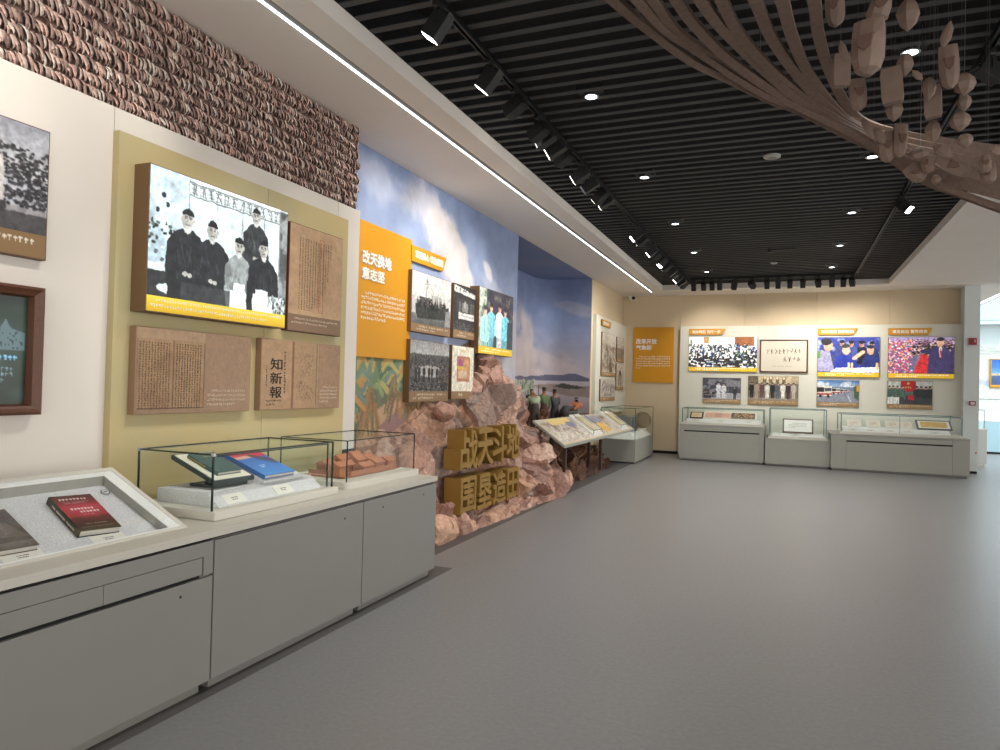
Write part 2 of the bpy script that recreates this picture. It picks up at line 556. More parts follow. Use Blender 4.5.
struct('groove_dark_strip', MB().box(-3.049, -2.99, -3, 16.88, 3.953, 3.97), mat('groove_dark', (112, 108, 102), rough=.7))  # added dark strip keeps the groove dark beside the lit LED
led = MB().box(-3.062, -3.055, -3, 16.9, 3.940, 3.955)
tag(led.build('led_strip', m_led), 'long white LED strip in the groove of the left soffit', 'light strip')

# left false wall of white boards with hair joints
wl = MB()
for a, b in ((-2.2, 0.4), (0.404, 2.874), (2.878, 5.08), (5.084, 5.42)):
    wl.box(-3.9, -3.68, a, b, 0.0, 3.18)
struct('wall_left', wl, m_wall)
struct('wall_mural', MB().box(-4.05, -3.902, 5.3, 10.07, 0, ZS), m_wall)
struct('dark_gap_left', MB().box(-3.68, -3.672, 5.2, 5.42, 0.82, 0.985), m_blackp)  # black sheet painted in for the dark recess below the white board
wb = MB()
for a, b in ((-4.0, -2.46), (-2.456, -0.95), (-0.946, 0.62), (0.624, 2.1), (2.104, 3.45)):
    wb.box(a, b, 17.65, 17.9, 0, ZS)
struct('wall_back', wb, m_beige)
struct('baseboard_back', MB().box(-3.9, -2.4, 17.635, 17.65, 0, 0.07).box(3.47, 3.71, 17.24, 17.25, 0.0, 0.05), m_blackp)
wb2 = MB()
for a, b in ((-2.43, -0.62), (-0.617, 1.56), (1.563, 3.45)):
    wb2.box(a, b, 17.45, 17.65, 0, 3.16)
struct('wall_back_panel', wb2, m_panelw)
struct('wall_end', MB().box(3.45, 3.73, 17.25, 17.9, 0.05, ZS), m_cool)
struct('wall_left_rear', MB().box(-4.05, -3.9, 14.53, 17.65, 0, ZS), m_beige)
struct('wall_rear_panel', MB().box(-3.9, -3.82, 14.66, 17.65, 1.03, 3.19), m_panelw)
struct('wall_far', MB().box(3.0, 14, 26.5, 26.7, 0, ZS), m_cool)
struct('wall_side', MB().box(-5.3, -5.06, 9.9, 14.6, 0, ZS).box(-5.3, -4.06, 14.53, 14.65, 0, ZS).box(-5.3, -3.95, 9.95, 10.06, 0, ZS), m_wall)

# ------------------------------------------------------------------ painted sky mural and recess backdrop
c = Cv(4.65 / 3.945, 250, (120, 140, 178), 11)          # y 5.42 .. 10.07
A = c.asp
def my(y): return (y - 5.42) / 3.945
def mz(z): return 1 - z / 3.945
c.grad(0, 0.75, (124, 140, 174), (188, 198, 222)); c.grad(0.75, 1, (160, 170, 190), (150, 150, 140))
nn = fbm(c.H, c.W, c.rng, 5, 6, A)
def cloud(cx, cy, rx, ry, rot, amt, col, k=1.0):
    dx, dy = c.X - cx, c.Y - cy; co_, si_ = math.cos(rot), math.sin(rot)
    d = np.sqrt(((dx * co_ + dy * si_) / rx) ** 2 + ((-dx * si_ + dy * co_) / ry) ** 2)
    c.put(np.clip((1.1 - d) * 2.2 * k + (nn - 0.5) * 5.5, 0, 1) * np.clip((1.5 - d) * 2, 0, 1), col, amt)
cloud(my(7.15), mz(3.62), 0.20, 0.09, 0.35, 0.8, (200, 198, 206))
cloud(my(7.65), mz(3.35), 0.17, 0.12, 0.7, 0.95, (206, 200, 200))
cloud(my(8.0), mz(3.05), 0.10, 0.07, 0.6, 0.95, (210, 204, 202))
cloud(my(8.9), mz(3.2), 0.05, 0.025, 0.6, 0.8, (224, 218, 218))
cloud(my(5.8), mz(3.7), 0.12, 0.06, 0.1, 0.5, (190, 192, 206))
cloud(my(9.1), mz(3.0), 0.12, 0.03, 0.3, 0.4, (206, 204, 212))
cloud(my(9.6), mz(2.1), 0.2, 0.16, 0.2, 0.7, (206, 200, 206))
cloud(my(9.9), mz(1.5), 0.25, 0.14, 0.0, 0.6, (190, 190, 196))
# far hills, banana palms, path and a brown mountain low on the mural
c.rect(0, mz(1.95), my(7.2), 1, (112, 118, 96)); c.grain(16, mz(1.95), 1, 0, my(7.4))
c.poly([(my(6.0), mz(1.25)), (my(6.9), mz(1.62)), (my(7.3), mz(1.5)), (my(7.0), mz(1.0)), (my(6.3), mz(0.8)), (my(5.7), mz(0.9))], (190, 156, 124))
c.poly([(my(6.1), mz(1.1)), (my(6.9), mz(1.45)), (my(6.8), mz(1.2)), (my(6.3), mz(0.95))], (152, 122, 118))
for bx, bz, k in ((5.75, 1.55, 1.0), (6.05, 1.45, .8), (6.55, 1.6, .85), (6.85, 1.5, .7), (5.5, 1.3, .9)):
    for j in range(34):
        a = c.rng.uniform(-0.4, PI + 0.4); ln = c.rng.uniform(.05, .13) * k
        colr = [(112, 134, 100), (138, 152, 108), (92, 114, 92), (176, 164, 106), (186, 142, 84), (116, 134, 122)][int(c.rng.integers(6))]
        x0, y0 = my(bx), mz(bz + .1)
        xm, ym = x0 + math.cos(a) * ln * .6, y0 - abs(math.sin(a)) * ln * .7
        c.line(x0, y0, xm, ym, .006, colr); c.line(xm, ym, x0 + math.cos(a) * ln, ym + .03 * k, .007, colr)
    for j in range(26):
        x0 = my(bx) + c.rng.uniform(-.03, .03); x1 = x0 + c.rng.uniform(-.05, .05)
        c.line(x0, mz(bz - c.rng.uniform(-.1, .15)), x1, mz(bz - c.rng.uniform(.2, .5) * k), .004, [(166, 122, 80), (140, 104, 72), (178, 142, 96), (120, 96, 74), (128, 124, 92)][int(c.rng.integers(5))], .8)
mtn = [(my(6.9), mz(0.8)), (my(7.1), mz(1.5)), (my(7.6), mz(1.75)), (my(8.1), mz(2.1)), (my(8.6), mz(2.25)), (my(9.0), mz(2.1)), (my(9.4), mz(1.85)), (my(9.75), mz(1.45)), (my(10.0), mz(1.1)), (my(10.07), 1), (my(6.9), 1)]
c.poly(mtn, (124, 108, 92))
for j in range(160):
    yy = c.rng.uniform(7.0, 9.9); zz = c.rng.uniform(.5, 2.1 - abs(yy - 8.6) * .55)
    g = c.rng.uniform(-26, 22)
    c.line(my(yy), mz(zz), my(yy + c.rng.uniform(.02, .2)), mz(zz - c.rng.uniform(.1, .35)), c.rng.uniform(.003, .012), (124 + g, 106 + g, 90 + g), .6)
c.grain(6)
yy = np.linspace(5.42, 10.07, c.W)[None] + np.zeros((c.H, 1)); zz = np.linspace(ZS, 0, c.H)[:, None] + np.zeros((1, c.W))
tag(grid_mesh('sky_mural', np.stack([np.full_like(yy, -3.9), yy, zz], -1), c.px, m_mural),
    'painted mural of blue sky, white clouds and palms behind the rocks', 'mural')

# backdrop: side wall, rounded corner, end wall
path = [(-5.05, 10.07)] + [(-5.05, 10.07 + k * .4) for k in range(1, 10)]
for k in range(13):
    a = PI - k * PI / 24
    path.append((-4.55 + .5 * math.cos(a), 14.0 + .5 * math.sin(a)))
path += [(-4.35, 14.5), (-4.1, 14.5), (-3.9, 14.5)]
path = np.array(path); seg = np.r_[0, np.cumsum(np.hypot(*np.diff(path, axis=0).T))]; TOT = seg[-1]
c = Cv(TOT / 3.945, 240, (80, 96, 132), 5); A = c.asp
def bs(s): return s / 3.945
c.grad(0, .25, (118, 132, 168), (124, 138, 172)); c.grad(.25, .46, (124, 138, 172), (164, 160, 172)); c.grad(.46, .56, (164, 160, 172), (196, 184, 186))
c.clouds((196, 178, 174), .47, .12, 3, .75, .38, .56, -9, 99, .08)
c.clouds((150, 138, 150), .5, .12, 4, .6, .4, .54, bs(4.0), 99, .08)
nn = fbm(c.H, c.W, c.rng, 5, 6, A)
for cx, cz, rx, ry, am in ((3.3, 2.4, .16, .16, .8), (3.7, 2.1, .2, .10, .7), (3.0, 2.9, .12, .1, .5), (5.0, 3.3, .12, .03, .35), (4.4, 2.15, .3, .05, .6)):
    cloud(bs(cx), mz(cz), rx, ry, .3, am, (196, 182, 180))
c.rect(0, mz(1.8), A, 1, (180, 172, 176)); c.grad(mz(1.8), mz(1.0), (186, 178, 182), (160, 148, 156))
xs = np.linspace(0, A, 60)
hill = [(x, mz(1.80 + .09 * math.exp(-((x - bs(4.95)) / .06) ** 2) + .05 * math.exp(-((x - bs(4.4)) / .1) ** 2) + .012 * math.sin(x * 40))) for x in xs]
c.poly(hill + [(A, mz(1.73)), (0, mz(1.73))], (98, 100, 122))
c.poly([(bs(4.0), mz(1.62)), (bs(4.5), mz(1.66)), (bs(5.45), mz(1.62)), (bs(5.45), mz(1.38)), (bs(4.9), mz(1.4)), (bs(4.4), mz(1.5))], (138, 122, 112), .8)
c.poly([(bs(4.55), mz(1.60)), (bs(4.75), mz(1.68)), (bs(5.1), mz(1.62)), (bs(5.3), mz(1.58)), (bs(4.9), mz(1.55))], (70, 70, 66))
for j in range(150):
    c.ell(bs(c.rng.uniform(2.2, 4.05)), mz(c.rng.uniform(1.42, 1.72)), c.rng.uniform(.006, .02), c.rng.uniform(.006, .016),
          [(120, 136, 108), (92, 112, 84), (150, 158, 130), (176, 180, 162)][int(c.rng.integers(4))], .8)
c.grad(mz(1.05), 1, (128, 96, 82), (110, 84, 72)); c.grain(5)
ss = np.linspace(0, TOT, c.W); px_ = np.interp(ss, seg, path[:, 0]); py_ = np.interp(ss, seg, path[:, 1])
zz = np.linspace(ZS, 0, c.H)[:, None] + np.zeros((1, c.W))
tag(grid_mesh('seascape_backdrop', np.stack([px_[None] + zz * 0, py_[None] + zz * 0, zz], -1), c.px, m_mural),
    'curved painted backdrop of a dim seascape with hills and clouds in the recess', 'backdrop')
c = Cv(1.15 / 4.45, 120, (116, 130, 164), 6); c.H, c.W = c.px.shape[:2]
c.clouds((140, 140, 158), .5, .2, 3, .6)
xx = np.linspace(-5.05, -3.9, c.W)[None] + np.zeros((c.H, 1)); yy = np.linspace(10.07, 14.52, c.H)[:, None] + np.zeros((1, c.W))
tag(grid_mesh('sky_panel', np.stack([xx, yy, np.full_like(xx, ZS - .004)], -1), c.px, m_mural),
    'dusky painted sky covering the ceiling of the recess', 'mural')

# ------------------------------------------------------------------ oyster shell band above the white wall
rng = random.Random(3); sh = MB()
rows = 10; pitch = 0.765 / rows
for r in range(rows):
    zc = 3.18 + pitch * (r + .5); yv = 1.4 + rng.uniform(0, .03)
    while yv < 5.40:
        R = pitch * rng.uniform(.52, .64); th = rng.uniform(.4, .85); ph = rng.uniform(-.25, .25)
        cx = -3.725 + rng.uniform(-.01, .018) + .005 * math.sin(yv * 9 + r); cz = zc + rng.uniform(-.008, .008) + .005 * math.sin(yv * 5 + r * 2)
        n = Vector((math.sin(th) * .55, math.cos(th), math.sin(th) * .8 + ph)).normalized()
        a = n.orthogonal().normalized(); b = n.cross(a)
        k = rng.random(); base = [(198, 172, 160), (182, 154, 142), (212, 194, 182), (166, 138, 128), (148, 124, 116), (200, 164, 152)][rng.randrange(6)]
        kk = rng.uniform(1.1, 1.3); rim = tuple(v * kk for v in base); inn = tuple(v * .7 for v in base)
        vs = []; cs = []
        N = 9; wob = [rng.uniform(.8, 1.15) for _ in range(N)]
        o = Vector((cx, yv, cz))
        for j in range(N):
            d = a * math.cos(2 * PI * j / N) + b * math.sin(2 * PI * j / N) * .8
            vs.append(o + d * R * wob[j]); cs.append(rim)
        for j in range(N):
            d = a * math.cos(2 * PI * j / N) + b * math.sin(2 * PI * j / N) * .8
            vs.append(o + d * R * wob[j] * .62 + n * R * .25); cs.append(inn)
        vs.append(o + n * R * .32); cs.append(inn)
        for j in range(N):
            d = a * math.cos(2 * PI * j / N) + b * math.sin(2 * PI * j / N) * .8
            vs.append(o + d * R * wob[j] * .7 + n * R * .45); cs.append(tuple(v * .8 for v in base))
        fs = [(j, (j + 1) % N, N + (j + 1) % N, N + j) for j in range(N)] + [(N + j, N + (j + 1) % N, 2 * N) for j in range(N)] + \
             [(j, 2 * N + 1 + j, 2 * N + 1 + (j + 1) % N, (j + 1) % N) for j in range(N)]
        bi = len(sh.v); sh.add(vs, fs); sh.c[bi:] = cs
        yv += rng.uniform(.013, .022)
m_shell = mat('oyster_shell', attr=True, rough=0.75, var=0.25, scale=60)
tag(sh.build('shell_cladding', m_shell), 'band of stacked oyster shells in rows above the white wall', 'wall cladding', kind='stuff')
struct('trim_2', MB().box(-3.9, -3.735, -2.2, 5.38, 3.18, ZS), mat('shell_mortar', (120, 100, 92), rough=.9, var=.2, scale=40))

# ------------------------------------------------------------------ wall pictures
def photo_panel(name, side, a0, a1, b0, b1, plane, front, label, cat, cv, caph=0.0, capcv=None, body=None, face=None, group=None, lit=False, lip=0.006, capmat=None, fin=(.007, 5, .28)):
    """a box on the wall with a printed face and, below it, a printed caption strip"""
    mm = frame(side, a0, plane, b0)
    w, h, t = a1 - a0, b1 - b0, abs(front - plane)
    if fin: cv.finish(*fin)
    root = thing(name, label, cat, group=group, matrix=mm)
    MB().box(0, w, 0, h, 0, t).build('backing_box', body or m_bronze, root, local=True, bevel=0.003)
    print_face('photo_print', cv, face or (m_lit if lit else m_print), root, lip, w - lip, caph + (0 if caph else lip), h - lip, t + 0.0015)
    if capcv is not None:
        print_face('caption_strip', capcv, capmat or (m_lit if lit else m_print), root, lip, w - lip, lip, caph - 0.001, t + 0.0015)
    return root, w, h, t


def cap(asp, res, bg, col, rows=2, seed=1, a=.75, last=.6, bg2=None):
    k = Cv(asp, res, bg, seed)
    if bg2: k.grad(0, 1, bg, bg2)
    k.ticks(.5, .18, asp - .4, .86, rows, col, a, last)
    return k


# olive washed display board
root = thing('display_board', 'olive green washed board standing proud of the white wall', 'board', matrix=frame('L', 2.872, -3.68, 0.825))
mb = MB()
for a, b in ((0, 1.26), (1.2635, 2.298)):
    mb.box(a, b, 0, 2.21, 0, 0.05)
mb.build('board', m_olive, root, local=True)

# big backlit group portrait
c = Cv(1.235 / .78, 210, (226, 232, 234), 21); A = c.asp
c.rect(0, 0, .26 * A, .9, (206, 218, 224)); c.clouds((150, 168, 180), .5, .2, 3, .55, 0, .9, -9, .3 * A, .15)
for x in (.24, .435, .62, .80):
    c.rect(x * A - .004, .02, x * A + .004, .9, (120, 124, 126))
c.rect(.24 * A, .03, .93 * A, .14, (214, 218, 216)); c.rect(.24 * A, .03, .93 * A, .04, (96, 98, 98)); c.rect(.24 * A, .135, .93 * A, .145, (96, 98, 98))
for i in range(12):
    x0 = (.25 + .057 * i) * A
    for j in range(3):
        c.line(x0 + c.rng.uniform(0, .06), .05, x0 + c.rng.uniform(0, .07), .13, .0035, (90, 92, 92)); c.line(x0, .05 + .035 * j, x0 + .06, .05 + .035 * j, .0035, (110, 112, 112))
c.rect(.925 * A, .02, A, 1, (150, 152, 150)); c.clouds((60, 62, 62), .45, .15, 6, .8, 0, 1, .93 * A, 9, .02)
for j in range(46):
    c.ell(c.rng.uniform(0, .17) * A, c.rng.uniform(.38, .72), c.rng.uniform(.008, .022), c.rng.uniform(.008, .02), [(40, 44, 42), (90, 96, 92), (230, 234, 230)][int(c.rng.integers(3))])
for x, y in ((.08, .2), (.11, .27), (.05, .33)): c.ell(x * A, y, .02, .022, (40, 42, 42))
c.ell(.12 * A, .77, .22, .035, (225, 228, 226)); c.rect(0, .80, .26 * A, 1, (44, 46, 46)); c.ell(.14 * A, .93, .14, .04, (220, 224, 222))
def sitter(x, y, s, robe, skirt=None, wide=1.0, cap_=True, turn=0.0):
    r = .066 * s; lt = tuple(min(255, v + 34) for v in robe); dk2 = tuple(v * .6 for v in robe); fa = (190, 184, 176)
    c.poly([(x - r * 2.7 * wide, y + 7 * r), (x - r * 2.5 * wide, y + 3.2 * r), (x - r * 1.7 * wide, y + 2.1 * r), (x - r * .7, y + 1.5 * r), (x + r * .7, y + 1.5 * r), (x + r * 1.7 * wide, y + 2.1 * r), (x + r * 2.5 * wide, y + 3.2 * r), (x + r * 2.9 * wide, y + 7 * r)], robe)
    c.poly([(x - r * 2.5 * wide, y + 6.4 * r), (x + r * 2.9 * wide, y + 6.4 * r), (x + r * 2.7 * wide, 1), (x - r * 2.3 * wide, 1)], skirt or robe)
    for q in range(16):
        xx = x + c.rng.uniform(-2.3, 2.3) * r * wide; y0 = y + c.rng.uniform(2.6, 6) * r; d = c.rng.uniform(-.8, .8) * r
        c.line(xx, y0, xx + d, y0 + c.rng.uniform(1, 3) * r, .0055, lt if q % 2 else dk2, .6)
    for sg in (-1, 1):      # sleeves and hands folded in the lap
        c.line(x + sg * 2.0 * r * wide, y + 3.2 * r, x + sg * 2.1 * r * wide, y + 5.2 * r, .03 * s, tuple(v * .85 for v in robe)); c.line(x + sg * 2.1 * r * wide, y + 5.2 * r, x + sg * .5 * r, y + 6.4 * r, .026 * s, tuple(v * .8 + 6 for v in robe))
    c.ell(x - .2 * r, y + 6.5 * r, .028, .02, fa); c.ell(x + .5 * r, y + 6.6 * r, .024, .018, fa)
    c.rect(x - .4 * r, y + .9 * r, x + .4 * r, y + 1.9 * r, (170, 165, 158)); c.poly([(x - .55 * r, y + 1.5 * r), (x, y + 2.0 * r), (x + .55 * r, y + 1.5 * r), (x + .4 * r, y + 1.3 * r), (x - .4 * r, y + 1.3 * r)], (214, 212, 206))
    for sg in (-1, 1): c.ell(x + sg * .82 * r, y + .42 * r, .16 * r, .26 * r, (176, 170, 162))
    c.ell(x, y + .38 * r, r * .80, r * 1.08, fa); c.ell(x - .45 * r, y + .5 * r, r * .38, r * .85, (160, 155, 148), .7, soft=.5)
    c.poly([(x + r * .84 * math.cos(q * PI / 8), y - .12 * r - r * .78 * math.sin(q * PI / 8)) for q in range(9)], (30, 31, 32)); c.ell(x, y - .92 * r, r * .1, r * .08, (60, 60, 60))
    for dx in (-.32, .32):
        c.line(x + dx * r - .16 * r, y + .12 * r, x + dx * r + .16 * r, y + .1 * r, .004, (70, 66, 64)); c.ell(x + dx * r, y + .3 * r, r * .15, r * .08, (52, 50, 48))
    c.line(x, y + .3 * r, x - .08 * r, y + .68 * r, .004, (140, 134, 128)); c.line(x - .22 * r, y + .98 * r, x + .22 * r, y + .98 * r, .005, (110, 98, 94))
sitter(.73 * A, .12, .95, (52, 54, 56))
sitter(.235 * A, .32, 1.1, (36, 38, 42), (30, 32, 34), 1.1); sitter(.405 * A, .36, 1.05, (40, 42, 46), (34, 36, 38), 1.1)
sitter(.60 * A, .43, 1.0, (150, 152, 150), (236, 238, 236), .95); sitter(.80 * A, .40, 1.05, (34, 36, 40), (228, 230, 228), 1.1)
c.rect(.2 * A, .86, .54 * A, 1, (54, 56, 58), .8); c.poly([(.55 * A, 1), (.57 * A, .78), (.65 * A, .78), (.66 * A, 1)], (240, 242, 240)); c.poly([(.72 * A, 1), (.74 * A, .8), (.84 * A, .8), (.84 * A, 1)], (236, 238, 236))
c.rect(.665 * A, .74, .715 * A, 1, (30, 32, 34))
for j in range(60): c.ell(c.rng.uniform(.88, 1) * A, c.rng.uniform(.84, 1), .014, .016, [(235, 238, 236), (60, 64, 62), (150, 154, 150)][int(c.rng.integers(3))])
c.grain(7); c.px = c.px * np.array([.96, 1.0, 1.02])
k = Cv(1.235 / .1, 22, (196, 160, 20), 3); k.grad(0, 1, (222, 196, 60), (190, 152, 14))
root, w, h, t = photo_panel('lightbox_photo', 'L', 2.98, 4.215, 1.985, 2.867, -3.63, -3.505, 'large backlit black and white portrait of five men in robes, yellow caption below',
                            'lightbox', c, .10, k, lit=True, fin=(.005, 5, .25))
glyph_block('caption_text', m_wt, root, .03, .086, 1.2, .035, 2, t + .002, 4, .86)

# printed scroll page at the right of the portrait
c = Cv(.692 / .72, 90, (182, 150, 116), 4); c.clouds((166, 132, 100), .45, .3, 3, .6)
k = Cv(.692 / .13, 16, (128, 101, 78), 5)
root, w, h, t = photo_panel('document_board', 'L', 4.318, 5.01, 1.983, 2.83, -3.63, -3.57, 'tan board with a printed page of small vertical columns, right of the portrait', 'picture', c, .135, k, body=m_wood, fin=(.002, 3, .12))
glyph_block('page_text', m_inkb, root, .09, .75, .55, .033, 13, t + .002, 7, .2, gap=.5, vertical=True, lens=[.12, .3, .4, .42, .5, .52, .5, .54, .56, .56, .55, .56, .56])
glyph_block('caption_text', m_pt, root, .04, .112, .66, .032, 2, t + .002, 9, .75)
mb = MB()
for x0, x1, y0, y1 in ((.375, .378, .17, .77), (.43, .433, .17, .77), (.375, .433, .77, .773), (.375, .433, .17, .173)): mb.box(x0, x1, y0, y1, t + .002, t + .003)
mb.build('red_outline', m_red, root, local=True)

# brown board: old printed pages
c = Cv(.962 / .52, 110, (146, 117, 92), 8); A = c.asp
c.rect(.01 * A, .13, .55 * A, .95, (160, 128, 94)); c.clouds((140, 108, 76), .45, .2, 4, .7, .13, .95, 0, .55 * A, .02)
c.rect(.28 * A, .0, .284 * A, .97, (112, 84, 62), .6); c.rect(0, 0, .55 * A, .12, (160, 132, 104))
for (x0, y0, x1, y1) in ((.01, .13, .55, .135), (.01, .94, .55, .947), (.01, .13, .014, .947), (.546, .13, .55, .947), (.283, .13, .288, .947)): c.rect(x0 * A, y0, x1 * A, y1, (54, 40, 30))
root, w, h, t = photo_panel('document_board', 'L', 2.983, 3.945, 1.368, 1.9, -3.63, -3.575, 'brown board with two facing pages of an old book, left board under the portrait', 'picture', c, body=m_brown, fin=(.002, 3, .12))
glyph_block('page_text', m_ink, root, .30, .445, .51, .0215, 10, t + .002, 7, .04, gap=.35, vertical=True)
glyph_block('page_text', m_inkb, root, .02, .445, .26, .0215, 11, t + .002, 11, .04, gap=.35, vertical=True)
glyph_block('caption_text', m_pt, root, .56, .155, .93, .031, 4, t + .002, 9, .75)

# brown board: newspaper cover with three brush characters
c = Cv(.978 / .53, 110, (150, 120, 92), 9); A = c.asp
c.rect(.0, .0, .35 * A, 1, (164, 132, 100)); c.rect(.35 * A, 0, .375 * A, 1, (122, 84, 58)); c.rect(.375 * A, 0, .70 * A, 1, (160, 129, 97)); c.rect(.665 * A, 0, .675 * A, .97, (116, 92, 70)); c.rect(.70 * A, 0, .705 * A, .97, (120, 96, 72))
c.rect(.41 * A, .14, .64 * A, .145, (80, 62, 48)); c.rect(.40 * A, .93, .64 * A, .935, (80, 62, 48))
for j in range(240): c.rect(*(lambda x, y: (x, y, x + .012, y + .006))(c.rng.uniform(.44, .62) * A, c.rng.uniform(.16, .52)), (96, 76, 58), .8)
for j in range(60):
    x, y = c.rng.uniform(.41, .63) * A, c.rng.uniform(.58, .9)
    c.line(x, y, x + c.rng.uniform(-.05, .05), y + c.rng.uniform(-.06, .04), .004, (96, 76, 58), .8)
root, w, h, t = photo_panel('document_board', 'L', 4.05, 5.028, 1.37, 1.905, -3.63, -3.575, 'brown board with a newspaper cover of three large brush characters, right under the portrait', 'picture', c, body=m_brown, fin=(.002, 3, .12))
for ch, zz in (('知', 1.672), ('新', 1.566), ('報', 1.46)):
    lettering('brush_character', ch, m_ink, root, .098, zz - 1.37, t + .002, .1, .0008, .014, width=.135, height=.088)
glyph_block('side_text', m_ink, root, .25, .45, .285, .034, 1, t + .002, 5, .12, gap=.3, vertical=True, lens=[.32])
glyph_block('side_text', m_ink, root, .05, .33, .078, .026, 1, t + .002, 15, .12, gap=.3, vertical=True, lens=[.16])
glyph_block('side_text', m_ink, root, .06, .078, .235, .03, 2, t + .002, 6, .6, indent=0)
glyph_block('caption_text', m_pt, root, .70, .185, .945, .03, 5, t + .002, 9, .5)

# far left: photograph of a monument among trees, and a wood-framed screen
c = Cv(.9 / .56, 120, (176, 178, 186), 14); A = c.asp
c.grad(0, .5, (150, 152, 162), (204, 204, 206)); c.rect(0, .8, A, 1, (70, 68, 70)); c.rect(0, .78, A, .83, (150, 148, 150))
for j in range(520):
    a = c.rng.random(); x = (.62 + .4 * c.rng.random()) * A; y = .22 + .55 * c.rng.random() ** .8
    if abs(x / A - .83) * 1.5 + abs(y - .5) < .56: c.ell(x, y, .02, .013, [(32, 31, 36), (50, 48, 52), (70, 66, 70)][int(c.rng.integers(3))])
c.poly([(.70 * A, .84), (.715 * A, .34), (.745 * A, .34), (.76 * A, .84)], (196, 192, 190)); c.ell(.74 * A, .8, .05, .05, (50, 48, 50))
c.grain(6)
k = cap(.9 / .11, 26, (132, 103, 66), (235, 228, 210), 2, 4)
photo_panel('framed_photo', 'L', 1.57, 2.468, 2.196, 2.882, -3.68, -3.635, 'black and white photograph of a pine tree and monument at far left', 'picture', c, .13, k, body=m_wood)
mm = frame('L', 1.5, -3.68, 1.385)
root = thing('framed_screen', 'dark video screen in a moulded brown wooden frame at far left', 'screen', matrix=mm)
W_, H_ = .951, .662
prof = [(0, 0), (0, .075), (.014, .085), (.03, .07), (.045, .062), (.055, .03), (.055, 0)]
mb = MB()
def mitre(mb, W_, H_, prof):
    n = len(prof); ring = []
    for (cx, cy, sx, sy) in ((0, 0, 1, 1), (W_, 0, -1, 1), (W_, H_, -1, -1), (0, H_, 1, -1)):
        ring.append([(cx + sx * d, cy + sy * d, z) for d, z in prof])
    vs = [p for r in ring for p in r]
    fs = [(i * n + j, ((i + 1) % 4) * n + j, ((i + 1) % 4) * n + (j + 1) % n, i * n + (j + 1) % n) for i in range(4) for j in range(n)]
    mb.add(vs, fs)
mitre(mb, W_, H_, prof)
mb.build('frame', m_wood, root, local=True)
c = Cv(.84 / .55, 110, (24, 34, 30), 15); A = c.asp
c.grad(0, .5, (30, 44, 38), (40, 62, 50)); c.grad(.5, 1, (40, 62, 50), (24, 34, 26)); c.clouds((62, 92, 82), .5, .25, 2, .5)
c.poly([(.82 * A, .5), (.84 * A, .3), (.87 * A, .22), (.9 * A, .3), (.985 * A, .34), (.985 * A, .5)], (88, 112, 118)); 
for j in range(24): c.rect(*(lambda x, y: (x, y, x + .012, y + .02))(c.rng.uniform(.84, .97) * A, c.rng.uniform(.32, .48)), (40, 56, 62))
c.ticks(.8 * A, .54, .97 * A, .6, 1, (130, 190, 230), .9, .9, False); c.ticks(.8 * A, .65, .96 * A, .8, 3, (120, 150, 160), .7, .6, False)
print_face('screen', c, mat('screen_glow', attr=True, rough=.3, emit=.22), root, .05, W_ - .05, .05, H_ - .05, .02)

# ------------------------------------------------------------------ counter: three cabinets under one worktop
def cabinet(y0, y1, label, drawers=False, locks=()):
    t = thing('cabinet', label, 'cabinet', (-2.7, y0, 0), group='grey cabinets under the left counter')
    MB().box(-3.66, -2.712, y0 + .002, y1 - .002, .06, .755 if drawers else .772).build('body', m_cab, t)
    MB().box(-3.66, -2.735, y0 + .03, y1 - .03, 0.0, .06).build('plinth', m_black if False else m_cab, t)
    if drawers:
        MB().box(-2.712, -2.69, y0 + .002, y1 - .004, .70, .772).box(-2.712, -2.69, y1 - .066, y1 - .004, .605, .70).build('top_rail', m_cab, t, bevel=.001)
        ys = [y0 + .01, .72, 2.128, y1 - .07]
        for a, b in zip(ys[:-1], ys[1:]):
            MB().box(-2.712, -2.691, a, b - .003, .612, .697).build('drawer', m_cab, t, bevel=.001)
        MB().box(-2.712, -2.711, y0, y1 - .07, .59, .612).build('finger_groove', m_blackp, t)
        d = MB().box(-2.712, -2.69, y0 + .002, y1 - .004, .06, .592).build('door', m_cab, t, bevel=.001)
    else:
        d = MB().box(-2.712, -2.69, y0 + .003, y1 - .003, .06, .768).build('door', m_cab, t, bevel=.001)
    for (ly, lz) in locks:
        lo = MB().tube([(-2.6905, ly, lz), (-2.688, ly, lz)], .007, 10).build('lock', m_black, d)
    return t
cabinet(-1.2, 2.745, 'long grey cabinet with a row of drawers under the sloped case', True, ((2.54, .536),))
cabinet(2.748, 4.105, 'grey cabinet with one plain door under the framed glass case', False, ((3.887, .69),))
cabinet(4.109, 5.19, 'grey cabinet with a plain door at the far end of the counter', False, ((4.357, .695), (4.967, .703)))
wb_ = MB()      # one top with an opening under the sloped case
P_ = [(-3.672, -1.2), (-2.686, -1.2), (-2.686, 5.195), (-3.672, 5.195), (-3.39, .98), (-2.862, .98), (-2.862, 2.68), (-3.39, 2.68)]
v_ = [(x, y, z) for z in (.787, .825) for x, y in P_]
F_ = [(0, 1, 5, 4), (1, 2, 6, 5), (2, 3, 7, 6), (3, 0, 4, 7)]
wb_.add(v_, [tuple(i + 8 for i in f) for f in F_] + [tuple(reversed(f)) for f in F_] +
        [(a, b, b + 8, a + 8) for a, b in ((0, 1), (1, 2), (2, 3), (3, 0))] + [(b, a, a + 8, b + 8) for a, b in ((4, 5), (5, 6), (6, 7), (7, 4))])
wt = wb_.build('worktop', m_top)
tag(wt, 'long pale grey worktop running over the cabinets along the left wall', 'worktop')
sg = MB().box(-2.78, -2.72, -1.2, 5.18, .772, .787).build('shadow_gap', m_blackp, wt)

